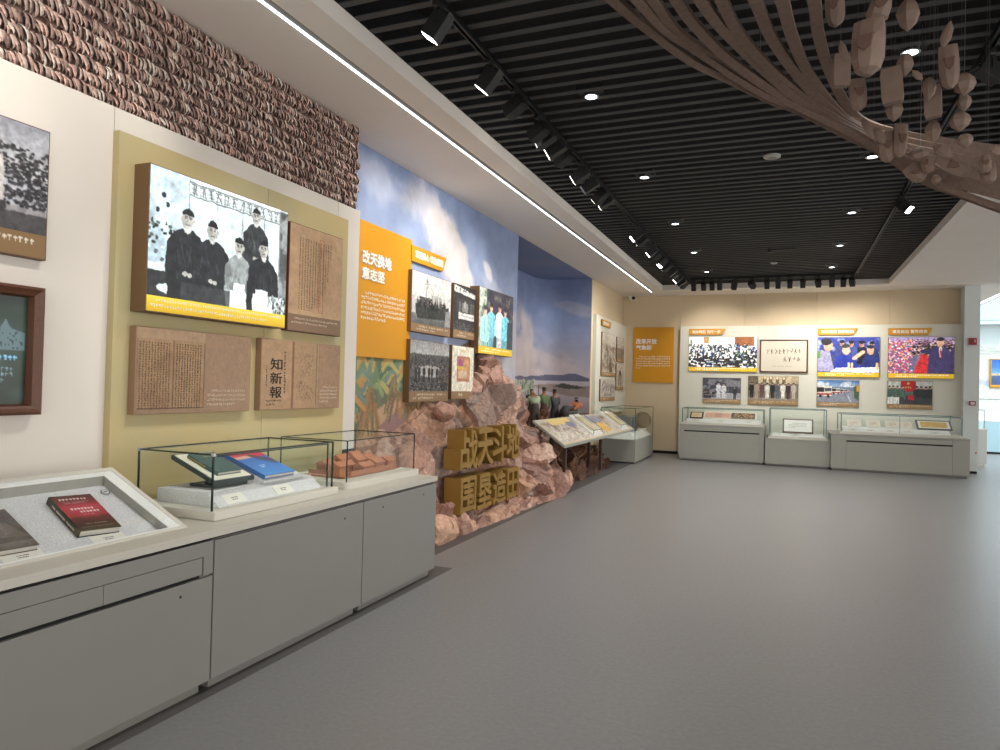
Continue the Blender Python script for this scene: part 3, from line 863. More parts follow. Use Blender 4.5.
# sloped desk case at left
SL = dict(x0=-2.846, x1=-3.405, y0=.95, y1=2.716)
tz = math.tan(math.radians(25.67))
def slope(x, off=0.0): return .829 + (SL['x0'] - x) * tz + off
t = thing('desk_case', 'sloped white desk showcase with a glass top at the left end', 'showcase', (-3.1, 1.8, .825))
mb = MB()
def ramp(mb, xa, xb, ya, yb, lo, off=0.0):
    """block under the sloping plane between xa (front) and xb (back)"""
    bot = [(xa, ya, lo), (xb, ya, lo), (xb, yb, lo), (xa, yb, lo)]
    top = [(xa, ya, slope(xa, off)), (xb, ya, slope(xb, off)), (xb, yb, slope(xb, off)), (xa, yb, slope(xa, off))]
    mb.hexa(bot, top)
fr_ = .03
ramp(mb, -2.846, -2.862, .95, 2.716, .825); ramp(mb, -3.38, -3.405, .95, 2.716, .825)
ramp(mb, -2.87, -3.38, .95, .972, .825); ramp(mb, -2.87, -3.38, 2.69, 2.716, .825)
mb.build('casing', m_plinth, t)
mb = MB()
def slab(mb, xa, xb, ya, yb, o0, o1):
    mb.hexa([(xa, ya, slope(xa, o0)), (xb, ya, slope(xb, o0)), (xb, yb, slope(xb, o0)), (xa, yb, slope(xa, o0))],
            [(xa, ya, slope(xa, o1)), (xb, ya, slope(xb, o1)), (xb, yb, slope(xb, o1)), (xa, yb, slope(xa, o1))])
slab(mb, -2.862, -2.874, .972, 2.69, -.008, -.003); slab(mb, -3.35, -3.378, .972, 2.69, -.008, -.003)
slab(mb, -2.874, -3.35, .972, 1.03, -.008, -.003); slab(mb, -2.874, -3.35, 2.625, 2.69, -.008, -.003)
mb.build('white_border', m_white, t)
mb = MB(); slab(mb, -2.862, -3.378, .972, 2.69, -.002, .002); mb.build('glass_top', m_glassd, t)
mb = MB(); DEP = -.058
slab(mb, -2.862, -3.378, .972, 2.69, DEP - .006, DEP)
mb.build('fabric_floor', m_fabric, t)
mb = MB()
slab(mb, -3.352, -3.36, 1.03, 2.63, DEP, -.008); slab(mb, -2.862, -3.352, 2.628, 2.634, DEP, -.008)
mb.build('inner_wall', mat('case_inner', (150, 148, 140), rough=.6), t)

nrm = Vector((math.sin(math.radians(25.67)), 0, math.cos(math.radians(25.67))))
tdir = Vector((-math.cos(math.radians(25.67)), 0, math.sin(math.radians(25.67))))   # up the slope
def on_slope(name, label, cat, x, y, rot, lift, group=None):
    """a frame lying on the fabric: local x along +y of the hall, local y up the slope"""
    X = Vector((0, 1, 0)); Y = tdir; Z = nrm
    X2 = X * math.cos(rot) + Y * math.sin(rot); Y2 = -X * math.sin(rot) + Y * math.cos(rot)
    mm = Matrix.Identity(4)
    for i in range(3): mm[i][0], mm[i][1], mm[i][2] = X2[i], Y2[i], Z[i]
    mm[0][3], mm[1][3], mm[2][3] = x, y, slope(x, DEP) + lift
    return thing(name, label, cat, matrix=mm, group=group)


def book(root, w, h, th, cover_cv, cover_m, page_m, spine_left=True):
    """w across, h tall, lying flat; spine on local -x"""
    cv = .004
    MB().box(0, w, 0, h, 0, cv).box(0, w, 0, h, th - cv, th).box(-.003, cv, 0, h, 0, th).build('cover', cover_m, root, local=True, bevel=.0012)
    MB().box(cv, w - .006, .004, h - .004, cv, th - cv).build('pages', page_m, root, local=True)
    print_face('cover_print', cover_cv, m_print, root, .002, w - .001, .001, h - .001, th + .0008)

m_page = mat('book_pages', (214, 208, 198), rough=.8, var=.15, scale=400, stretch=(.02, .02, 1))
c = Cv(.19 / .275, 150, (120, 36, 40), 31); A = c.asp
c.grad(0, .3, (70, 30, 34), (150, 40, 52)); c.grad(.3, .62, (176, 48, 66), (150, 50, 52)); c.grad(.62, 1, (110, 48, 40), (30, 24, 26))
c.ell(.5 * A, .45, .3, .2, (196, 64, 84), .6, soft=.8); c.clouds((210, 110, 70), .55, .2, 4, .5, .5, .8)
for j in range(40): c.rect(*(lambda x, y: (x, y, x + .012, y + c.rng.uniform(.02, .09)))(c.rng.uniform(.05, .95) * A, c.rng.uniform(.62, .72)), (96, 44, 36), .7)
c.ticks(.12 * A, .08, .9 * A, .16, 1, (240, 224, 220), .95, .95, False); c.ticks(.18 * A, .19, .8 * A, .25, 2, (230, 200, 196), .6, .8, False)
c.ticks(.2 * A, .37, .85 * A, .445, 1, (244, 240, 236), .95, 1, False); c.ticks(.28 * A, .46, .92 * A, .535, 1, (244, 240, 236), .95, 1, False); c.ticks(.4 * A, .56, .7 * A, .59, 1, (220, 200, 196), .8, .9, False)
c.ticks(.25 * A, .82, .85 * A, .85, 1, (220, 200, 150), .9, .9, False); c.ticks(.1 * A, .9, .9 * A, .93, 2, (170, 160, 150), .7, .9, False)
b = on_slope('book', 'hardback book with a dark red cover lying in the sloped desk case', 'book', -3.003, 2.232, -.11, .001)
book(b, .2, .30, .036, c, mat('book_dark_cloth', (30, 34, 34), rough=.4), m_page)
sp = MB()
rg = random.Random(2)
for k_ in range(22):
    yy_ = .02 + k_ * .0105
    if rg.random() < .9: sp.box(-.0042, -.0032, yy_, yy_ + .007, .012 + rg.uniform(-.001, .003), .021)
sp.build('spine_text', m_pt, b, local=True)
c = Cv(.2 / .27, 110, (92, 84, 80), 32); A = c.asp
c.clouds((70, 62, 58), .45, .2, 3, .8); c.grad(.85, 1, (120, 112, 106), (96, 88, 82)); c.ell(.62 * A, .2, .1, .12, (190, 180, 172)); c.ell(.62 * A, .13, .1, .06, (60, 54, 50))
c.poly([(.3 * A, .7), (.45 * A, .34), (.6 * A, .3), (.8 * A, .36), (.95 * A, .75)], (104, 94, 88)); c.clouds((190, 182, 176), .56, .1, 3, .8, .66, .98)
for j in range(4): c.ell(.64 * A, .42 + j * .07, .008, .008, (190, 180, 172))
c.grain(6)
b = on_slope('book', 'grey book with a portrait cover lying at the left edge of the desk case', 'book', -2.99, 1.80, -.05, .001)
book(b, .23, .29, .03, c, mat('book_grey', (104, 96, 90), rough=.5), m_page)
def label_card(root, w, h, seed):
    MB().box(0, w, 0, h, 0, .0016).build('card', mat('card_paper', (230, 226, 216), rough=.8), root, local=True)
    rg = random.Random(seed); mb = MB(); g = h * .1
    for r in range(2):
        x = w * .36
        while x < w * (.66 if r == 0 else .6):
            mb.box(x, x + g * .7, h * (.56 - .2 * r), h * (.56 - .2 * r) + g * rg.uniform(.5, 1.1), .0016, .0019); x += g
    mb.build('print', m_inkb, root, local=True)
for x, y, r, lb in ((-2.935, 2.27, -.06, 'white label card in front of the dark red book'), (-2.935, 1.87, -.05, 'white label card in front of the grey book')):
    label_card(on_slope('label_card', lb, 'label', x, y, r, .001, 'label cards in the desk case'), .17, .065, int(x * 100))
hy = on_slope('hygrometer', 'small round silver gauge on the linen beside the red book', 'gauge', -3.285, 2.585, 0, .001)
MB().tube([(0, 0, 0), (0, 0, .008)], .024, 20).build('case', m_chrome, hy, local=True)
MB().tube([(0, 0, .008), (0, 0, .009)], .018, 20).build('dial', mat('dial_face', (210, 212, 214), rough=.3), hy, local=True)
MB().box(-.012, .008, -.004, .004, .009, .0095).build('needle', m_black, hy, local=True)

# ------------------------------------------------------------------ glass cases
def glass_hood(t, x0, x1, y0, y1, z0, z1, e=.006, edge=None, top=True, posts=((0, 0), (1, 0), (1, 1), (0, 1)), back=True, ew=None):
    """five thin panes and their dark polished edges; x1 is the front on the left wall, y0 the front on the back wall"""
    ed = edge or m_edge; th = .004
    MB().box(x0, x1, y0, y0 + th, z0, z1).build('pane', m_glass, t); MB().box(x0, x1, y1 - th, y1, z0, z1).build('pane', m_glass, t)
    MB().box(x0, x0 + th, y0 + th, y1 - th, z0, z1).build('pane', m_glass, t); MB().box(x1 - th, x1, y0 + th, y1 - th, z0, z1).build('pane', m_glass, t)
    MB().box(x0 + th, x1 - th, y0 + th, y1 - th, z1 - th, z1).build('top_pane', m_glass, t)
    mb = MB(); e2 = ew or e
    for i, j in posts:
        x = (x0, x1)[i]; y = (y0, y1)[j]
        mb.box(x - e2 / 2, x + e2 / 2, y - e2 / 2, y + e2 / 2, z0, z1)
    mb.box(x0, x1, y0 - e / 2, y0 + e / 2, z1 - e / 2, z1 + e / 2).box(x0, x1, y1 - e / 2, y1 + e / 2, z1 - e / 2, z1 + e / 2)
    mb.box(x1 - e / 2, x1 + e / 2, y0, y1, z1 - e / 2, z1 + e / 2).box(x0 - e / 2, x0 + e / 2, y0, y1, z1 - e / 2, z1 + e / 2)
    mb.build('edge_frame', ed, t)

t = thing('glass_case', 'dark edged glass case on the counter holding the green and blue books', 'showcase', (-3.12, 3.44, .826), group='glass cases on the counter')
MB().box(-3.44, -2.83, 2.885, 4.0, .8265, .876).build('plinth', m_plinth, t, bevel=.004)
glass_hood(t, -3.42, -2.866, 2.90, 3.975, .876, 1.182, .009)
mb = MB().box(-2.893, -2.885, 2.95, 3.95, 1.165, 1.172).box(-2.893, -2.885, 3.945, 3.953, .876, 1.17); mb.build('inner_edge', m_edge, t)
mb = MB()
for x, y in ((-3.42, 2.90), (-2.866, 2.90)): mb.box(x - .009, x + .009, y - .009, y + .009, 1.174, 1.19)
mb.build('corner_clip', m_chrome, t)
# linen step with a sloping front
t2 = thing('linen_riser', 'grey linen riser with a sloping front in the framed glass case', 'display riser', (-3.1, 3.45, .877))
MB().hexa([(-2.90, 2.99, .877), (-2.90, 3.91, .877), (-3.37, 3.91, .877), (-3.37, 2.99, .877)],
          [(-2.995, 2.99, .955), (-2.995, 3.91, .955), (-3.37, 3.91, .955), (-3.37, 2.99, .955)]).build('riser', m_fabric, t2)
m_dkgreen = mat('dark_green_stand', (26, 44, 42), rough=.5)
def tilted(name, label, cat, x, y, z, tilt, group=None, rz=0.0):
    """frame with local x along the hall's y, local y up a slope of tilt degrees, facing the visitor"""
    a = math.radians(tilt)
    X = Vector((0, 1, 0)); Y = Vector((-math.cos(a), 0, math.sin(a))); Z = Vector((math.sin(a), 0, math.cos(a)))
    mm = Matrix.Identity(4)
    for i in range(3): mm[i][0], mm[i][1], mm[i][2] = X[i], Y[i], Z[i]
    mm = Matrix.Translation((x, y, z)) @ Matrix.Rotation(rz, 4, 'Z') @ mm
    return thing(name, label, cat, matrix=mm, group=group)
st = thing('book_stand', 'dark green tilted tray stand carrying the green book', 'stand', (-3.16, 3.23, .956))
MB().box(-3.26, -3.06, 3.12, 3.38, .956, .974).build('foot', m_dkgreen, st, bevel=.002)
MB().box(-3.20, -3.12, 3.18, 3.32, .974, 1.02).build('neck', m_dkgreen, st)
a22 = math.radians(21)
def trp(x, y, o): return (x, y, 1.0 + (-3.02 - x) * math.tan(a22) + o)
mb = MB().hexa([trp(-3.02, 3.07, -.018), trp(-3.02, 3.39, -.018), trp(-3.36, 3.39, -.018), trp(-3.36, 3.07, -.018)],
               [trp(-3.02, 3.07, .006), trp(-3.02, 3.39, .006), trp(-3.36, 3.39, .006), trp(-3.36, 3.07, .006)])
mb.build('tray', m_dkgreen, st)
mb = MB().hexa([trp(-3.03, 3.085, .006), trp(-3.03, 3.375, .006), trp(-3.35, 3.375, .006), trp(-3.35, 3.085, .006)],
               [trp(-3.03, 3.085, .009), trp(-3.03, 3.375, .009), trp(-3.35, 3.375, .009), trp(-3.35, 3.085, .009)])
mb.build('cream_pad', mat('cream_pad', (222, 216, 198), rough=.9), st)
c = Cv(.19 / .255, 60, (62, 92, 88), 3); A = c.asp
c.grain(8); c.ticks(.35 * A, .16, .7 * A, .24, 1, (190, 170, 90), .9, 1, False)
p = trp(-3.065, 3.135, .0105)
b = tilted('book', 'dark green cloth-bound book lying on the tilted tray', 'book', p[0], p[1], p[2], 21)
book(b, .19, .255, .022, c, mat('green_cloth', (58, 86, 82), rough=.7), m_page)
mb = MB()
for k_ in range(12): mb.box(-.0042, -.0032, .1 + k_ * .012, .108 + k_ * .012, .007, .015)
mb.build('spine_text', mat('gold_foil', (180, 150, 70), rough=.4, metal=.5), b, local=True)
# wedge with a blue and red book
wd = thing('linen_wedge', 'grey linen wedge under the blue and red book', 'display riser', (-3.2, 3.6, .956))
mb = MB(); a20 = math.radians(20)
mb.add([(-2.97, 3.42, .956), (-3.33, 3.42, .956), (-3.33, 3.42, 1.095), (-2.97, 3.42, .968), (-2.97, 3.80, .956), (-3.33, 3.80, .956), (-3.33, 3.80, 1.095), (-2.97, 3.80, .968)],
       [(0, 3, 2, 1), (4, 5, 6, 7), (0, 4, 7, 3), (3, 7, 6, 2), (2, 6, 5, 1), (0, 1, 5, 4)])
mb.build('wedge', m_fabric, wd)
c = Cv(.24 / .33, 110, (52, 112, 186), 12); A = c.asp
c.grad(.3, 1, (50, 108, 180), (74, 142, 214)); c.rect(0, 0, A, .27, (196, 40, 66)); c.clouds((230, 90, 110), .5, .15, 4, .6, 0, .26)
c.poly([(.45 * A, .2), (.55 * A, .16), (A, .42), (A, .55), (.75 * A, .4), (.5 * A, .3)], (90, 66, 70)); c.poly([(0, .24), (.45 * A, .2), (.5 * A, .3), (.1 * A, .33), (0, .33)], (214, 170, 150))
c.line(.55 * A, .36, .9 * A, .62, .02, (60, 64, 92)); c.line(.68 * A, .36, A, .6, .02, (60, 64, 92)); c.ticks(.3 * A, .6, .5 * A, .72, 2, (230, 240, 246), .9, .9, False)
b = tilted('book', 'book with a blue and crimson cover tilted on the linen wedge', 'book', -2.985, 3.44, .978, 19.5)
book(b, .285, .36, .026, c, mat('blue_cloth', (48, 104, 176), rough=.4), m_page)
for y, lb in ((3.06, 'cream label card on the riser below the green book'), (3.48, 'cream label card on the riser below the blue and red book')):
    label_card(tilted('label_card', lb, 'label', -2.906, y, .884, 39.4, 'label cards in the framed case'), .16, .075, int(y * 100))

t = thing('glass_case', 'second glass case at the far end of the counter over the clay houses', 'showcase', (-3.2, 4.75, .826), group='glass cases on the counter')
mb = MB()
xa, xb, ya, yb, r_ = -3.52, -2.865, 4.175, 5.19, .05
pts = [(xa, ya), (xb - r_, ya)] + [(xb - r_ + r_ * math.sin(q * PI / 10), ya + r_ - r_ * math.cos(q * PI / 10)) for q in range(1, 5)] + [(xb, ya + r_), (xb, yb), (xa, yb)]
mb.hexa([(x, y, .8265) for x, y in pts], [(x, y, .876) for x, y in pts]); mb.build('plinth', m_plinth, t)
glass_hood(t, -3.49, -2.90, 4.195, 5.165, .876, 1.172, .007, posts=((0, 0), (1, 0), (1, 1), (0, 1)))
cl = mat('terracotta', (170, 112, 82), rough=.85, var=.18, scale=60); clr = mat('terracotta_roof', (186, 126, 94), rough=.85, var=.2, scale=90)
mo = thing('village_model', 'terracotta model of a walled courtyard village in the far glass case', 'model', (-3.2, 4.7, .877))
MB().box(-3.38, -3.01, 4.33, 5.12, .877, .89).box(-3.01, -3.0, 4.4, 4.95, .89, .925).box(-3.38, -3.0, 4.385, 4.395, .89, .92).build('ground_wall', cl, mo)
def house(x, y, w, d, h, rf, ang=0):
    hh = MB().box(x - w / 2, x + w / 2, y - d / 2, y + d / 2, .89, .89 + h).build('house', cl, mo)
    o = .008
    mb = MB().add([(x - w / 2 - o, y - d / 2 - o, .89 + h), (x + w / 2 + o, y - d / 2 - o, .89 + h), (x + w / 2 + o, y + d / 2 + o, .89 + h), (x - w / 2 - o, y + d / 2 + o, .89 + h),
                   (x, y - d / 2 - o, .89 + h + rf), (x, y + d / 2 + o, .89 + h + rf)], [(0, 1, 4), (2, 3, 5), (0, 4, 5, 3), (1, 2, 5, 4), (0, 3, 2, 1)])
    n = int(d / .022)
    for q in range(n + 1):
        yy = y - d / 2 + d * q / max(1, n)
        for sgn in (-1, 1):
            mb.tube([(x, yy, .89 + h + rf), (x + sgn * (w / 2 + o), yy, .89 + h + .001)], .003, 4)
    mb.tube([(x, y - d / 2 - o, .89 + h + rf), (x, y + d / 2 + o, .89 + h + rf)], .005, 5)
    mb.build('roof', clr, hh)
for a in ((-3.09, 4.36, .10, .10, .075, .03), (-3.06, 4.66, .10, .16, .05, .03), (-3.17, 4.58, .09, .12, .06, .03), (-3.18, 4.74, .10, .12, .085, .035), (-3.07, 4.84, .09, .13, .065, .03), (-3.28, 4.66, .1, .13, .09, .035),
          (-3.28, 4.84, .1, .12, .10, .035), (-3.17, 4.9, .09, .12, .075, .03), (-3.08, 5.03, .1, .12, .06, .03), (-3.28, 4.48, .1, .12, .07, .03), (-3.27, 5.0, .1, .12, .07, .03)):
    house(*a)
label_card(tilted('label_card', 'white label card beyond the clay houses in the far glass case', 'label', -2.99, 5.05, .8775, 0), .1, .05, 4)

# ------------------------------------------------------------------ boards and photographs on the mural wall
PL = -3.898
mm = frame('L', 5.62, PL, 1.848)
root = thing('title_board', 'tall orange board with large white characters beside the white wall', 'board', matrix=mm)
MB().box(0, 1.1, 0, 1.338, 0, .03).build('board', m_orange, root, local=True, bevel=.002)
lettering('title_lettering', '改天换地', m_wt, root, .115, .915, .03, .14, .018, .03, width=.54, height=.135)
lettering('title_lettering', '意志坚', m_wt, root, .115, .765, .03, .14, .018, .03, width=.415, height=.12)
glyph_block('paragraph_text', m_wt, root, .135, .655, 1.0, .05, 6, .0305, 31, .55, gap=.32)

def arrow_tag(side, a, z, plane, w, h, text, label, tw):
    mm = frame(side, a, plane, z)
    root = thing('heading_tag', label, 'sign', matrix=mm, group='orange heading tags')
    sl_ = h * .5
    for nm, o, m_ in (('back_plate', .0, mat('tag_back', (120, 84, 24), rough=.5)), ('front_plate', .022, m_orange)):
        pts = [(0, 0), (w - sl_, 0), (w, h), (0, h)]
        MB().hexa([(x, y, o) for x, y in pts], [(x, y, o + .02) for x, y in pts]).build(nm, m_, root, local=True)
    lettering('lettering', text, m_wt, root, w * .09, h * .24, .042, h * .6, .003, .025, width=tw, height=h * .52)
    return root
arrow_tag('L', 6.70, 2.955, PL, .845, .175, '军民同心 筑边固防', 'orange heading tag above the ship photograph on the blue mural', .68)

def bw(asp, res, seed): return Cv(asp, res, (200, 200, 198), seed)
TAN = (146, 116, 82); TXT = (226, 214, 192)
# ship
c = bw(1.0 / .6, 110, 41); A = c.asp
c.grad(0, .6, (224, 224, 220), (206, 206, 202)); c.grad(.8, 1, (120, 122, 122), (90, 92, 92)); c.clouds((150, 150, 150), .5, .2, 5, .5, .8)
c.poly([(.08 * A, .62), (.2 * A, .6), (.8 * A, .62), (.95 * A, .56), (.92 * A, .84), (.14 * A, .9), (.1 * A, .78)], (48, 50, 50)); c.poly([(.86 * A, .66), (A, .62), (A, .98), (.84 * A, .98)], (150, 150, 148))
c.rect(.18 * A, .46, .5 * A, .64, (70, 72, 72)); c.line(.36 * A, .1, .34 * A, .5, .012, (90, 92, 92)); c.line(.38 * A, .12, .42 * A, .5, .008, (110, 112, 112)); c.line(.3 * A, .2, .46 * A, .18, .006, (120, 120, 120)); c.line(.37 * A, .1, .64 * A, .55, .004, (150, 150, 150))
for j in range(46): c.man(c.rng.uniform(.12, .88) * A, c.rng.uniform(.46, .58), .24, [(40, 42, 42), (80, 82, 82), (24, 26, 26)][int(c.rng.integers(3))])
for j in range(14): c.line(.5 * A + j * .03, .38 + .02 * c.rng.random(), .5 * A + j * .03, .6, .004, (50, 52, 52))
for j in range(80): c.line(*(lambda x, y: (x, y, x + c.rng.uniform(-.03, .03), y + .06))(c.rng.uniform(.14, .85) * A, c.rng.uniform(.64, .8)), .004, (96, 98, 98), .6)
c.grain(8)
photo_panel('framed_photo', 'L', 6.655, 7.62, 2.17, 2.85, PL, -3.82, 'black and white photograph of a ship crowded with people, on the mural', 'picture', c, .10, cap(6, 14, TAN, TXT, 2, 2), group='black and white photographs on the mural')
# hall with crowd
c = bw(.62 / .56, 100, 42); A = c.asp
c.px[:] = (44, 44, 46); c.poly([(0, .02), (A, .14), (A, .24), (0, .16)], (210, 210, 206)); c.ticks(.05 * A, .05, .95 * A, .17, 1, (60, 60, 60), .9, 1, False)
c.rect(.12 * A, .3, .9 * A, .62, (60, 60, 60)); c.rect(.35 * A, .38, .62 * A, .58, (130, 130, 126)); c.ell(.48 * A, .42, .06, .08, (170, 168, 162)); c.rect(.2 * A, .6, .9 * A, .74, (224, 224, 220)); c.rect(.2 * A, .66, .9 * A, .68, (170, 170, 168))
for x in (.22, .72, .82): c.rect(x * A, .36, (x + .07) * A, .6, (100, 100, 98))
c.crowd(0, .8, A, 1, 150, [(40, 40, 42), (90, 90, 92), (66, 66, 68)], .022, (180, 180, 178)); c.grain(8)
photo_panel('framed_photo', 'L', 7.7, 8.375, 2.178, 2.856, PL, -3.82, 'black and white photograph of a packed meeting hall, on the mural', 'picture', c, .10, cap(4, 14, TAN, TXT, 2, 3), group='black and white photographs on the mural')
# backlit photograph of three people in pale blue
c = Cv(1.2 / .77, 120, (52, 50, 66), 43); A = c.asp
c.clouds((112, 110, 96), .5, .15, 7, .8, 0, .6); c.rect(0, .0, .2 * A, 1, (214, 226, 206), .75); c.clouds((60, 84, 60), .5, .12, 8, .8, 0, 1, -9, .28 * A)
for x, y, h_, cl_ in ((.33, .22, 1.1, (126, 196, 208)), (.16, .3, 1.1, (168, 218, 214)), (.58, .2, 1.1, (232, 244, 248)), (.75, .24, 1.1, (120, 200, 214))):
    c.man(x * A, y, h_, cl_, (226, 190, 170), (40, 36, 40), tuple(v * .8 for v in cl_), 1.1)
for j in range(30): c.line(*(lambda x, y: (x, y, x + .02, y + .2))(c.rng.uniform(.1, .8) * A, c.rng.uniform(.45, .8)), .008, (90, 150, 164), .5)
c.rect(.82 * A, .5, A, 1, (44, 56, 66)); c.grain(9)
photo_panel('lightbox_photo', 'L', 8.33, 9.56, 2.015, 2.905, PL, -3.76, 'backlit colour photograph of people in pale blue jackets, on the mural', 'lightbox', c, .105, cap(7, 16, (206, 170, 30), (250, 246, 230), 2, 4), lit=True)
# gathering on the hill
c = bw(1.0 / .6, 110, 44); A = c.asp
c.grad(0, .35, (150, 150, 150), (196, 196, 194)); c.rect(0, .26, A, 1, (92, 92, 92)); c.crowd(0, .24, A, .5, 260, [(60, 60, 60), (96, 96, 96), (36, 36, 38)], .02, (150, 150, 148))
c.ell(.5 * A, .6, .55, .12, (190, 188, 184), .9); c.crowd(0, .72, A, 1, 240, [(50, 50, 50), (110, 110, 110), (30, 30, 32)], .03, (170, 168, 164))
for x in (.14, .22, .34, .47, .55, .68, .82): c.man(x * A, .48, .34, (44, 44, 46), legs=(36, 36, 38))
c.crowd(.72 * A, .4, A, .8, 90, [(50, 50, 50), (96, 96, 96)], .028); c.grain(12)
photo_panel('framed_photo', 'L', 6.655, 7.61, 1.385, 2.085, PL, -3.82, 'black and white photograph of a crowd digging on open ground, on the mural', 'picture', c, .125, cap(6, 16, TAN, TXT, 2, 5), group='black and white photographs on the mural')
# certificate
c = Cv(.56 / .5, 90, (226, 220, 202), 45); A = c.asp
c.rect(.22 * A, .22, .82 * A, .78, (176, 118, 92)); c.rect(.28 * A, .27, .78 * A, .72, (196, 150, 104)); c.clouds((150, 70, 130), .45, .15, 4, .8, .26, .48, .25 * A, .65 * A, .02); c.rect(.25 * A, .44, .6 * A, .5, (206, 176, 70)); c.rect(.3 * A, .54, .7 * A, .70, (204, 180, 150)); c.ell(.5 * A, .1, .12, .04, (206, 186, 120), .7)
photo_panel('framed_photo', 'L', 7.69, 8.335, 1.41, 2.085, PL, -3.82, 'cream mounted certificate with a small brown and purple print, on the mural', 'picture', c, .10, cap(5, 12, TAN, TXT, 1, 6))

# ------------------------------------------------------------------ three-dimensional characters
root = thing('character_sign', 'two rows of thick gold three-dimensional characters set into the rocks', 'sign', matrix=frame('L', 6.80, -3.46, .12))
def char3d(ch, x, y, w, h, dep, z=0.0):
    lettering('character', ch, m_gold, root, x, y, z, .5, dep, .022, width=w, height=h)
for i, ch in enumerate('战天斗地'): char3d(ch, .02 + .45 * i, .53, .455, .445, .205)
for i, ch in enumerate('围垦造田'): char3d(ch, .05 + .455 * i, .05 - .012 * i, .41, .40, .205)

# ------------------------------------------------------------------ rock formation
ST = [
 (5.30, [(-3.16, -.03), (-3.20, .10), (-3.30, .20), (-3.45, .35), (-3.60, .60), (-3.75, .80), (-3.92, .95)]),
 (6.40, [(-3.13, -.03), (-3.22, .12), (-3.36, .22), (-3.55, .34), (-3.62, .72), (-3.72, .92), (-3.92, 1.10)]),
 (6.75, [(-3.12, -.03), (-3.20, .12), (-3.34, .18), (-3.55, .24), (-3.62, .85), (-3.72, 1.02), (-3.92, 1.2)]),
 (7.20, [(-3.10, -.03), (-3.20, .10), (-3.30, .12), (-3.55, .18), (-3.60, .95), (-3.72, 1.2), (-3.92, 1.35)]),
 (8.00, [(-3.06, -.03), (-3.15, .07), (-3.28, .09), (-3.55, .16), (-3.58, .9), (-3.68, 1.14), (-3.92, 1.28)]),
 (8.30, [(-3.06, -.03), (-3.15, .07), (-3.28, .09), (-3.55, .2), (-3.56, 1.0), (-3.66, 1.30), (-3.92, 1.5)]),
 (8.65, [(-3.05, -.03), (-3.14, .06), (-3.26, .1), (-3.5, .45), (-3.52, 1.1), (-3.64, 1.70), (-3.92, 1.98)]),
 (9.10, [(-3.02, -.03), (-3.08, .20), (-3.20, .40), (-3.35, .75), (-3.50, 1.15), (-3.65, 1.62), (-3.92, 1.86)]),
 (9.50, [(-2.99, -.03), (-3.00, .24), (-3.08, .46), (-3.25, .70), (-3.45, 1.0), (-3.65, 1.35), (-3.92, 1.6)]),
 (9.85, [(-2.99, -.03), (-3.00, .22), (-3.10, .42), (-3.28, .60), (-3.48, .86), (-3.70, 1.15), (-3.95, 1.35)]),
 (10.1, [(-3.08, -.03), (-3.11, .18), (-3.20, .36), (-3.35, .50), (-3.60, .72), (-3.85, .92), (-4.2, 1.0)]),
 (10.5, [(-3.25, -.03), (-3.30, .15), (-3.40, .30), (-3.55, .44), (-3.80, .58), (-4.30, .72), (-5.05, .8)]),
 (11.5, [(-3.20, -.03), (-3.30, .15), (-3.42, .32), (-3.60, .47), (-3.90, .60), (-4.40, .70), (-5.05, .78)]),
 (12.7, [(-3.22, -.03), (-3.30, .15), (-3.40, .28), (-3.60, .40), (-3.90, .58), (-4.40, .70), (-5.05, .78)]),
 (13.8, [(-3.28, -.03), (-3.34, .10), (-3.42, .20), (-3.60, .30), (-3.90, .48), (-4.40, .66), (-5.05, .75)]),
 (14.48, [(-3.62, -.03), (-3.66, .10), (-3.72, .18), (-3.82, .28), (-4.00, .42), (-4.40, .62), (-5.05, .72)])]
ys = np.array([s[0] for s in ST]); KX = np.array([[p[0] for p in s[1]] for s in ST]); KZ = np.array([[p[1] for p in s[1]] for s in ST])
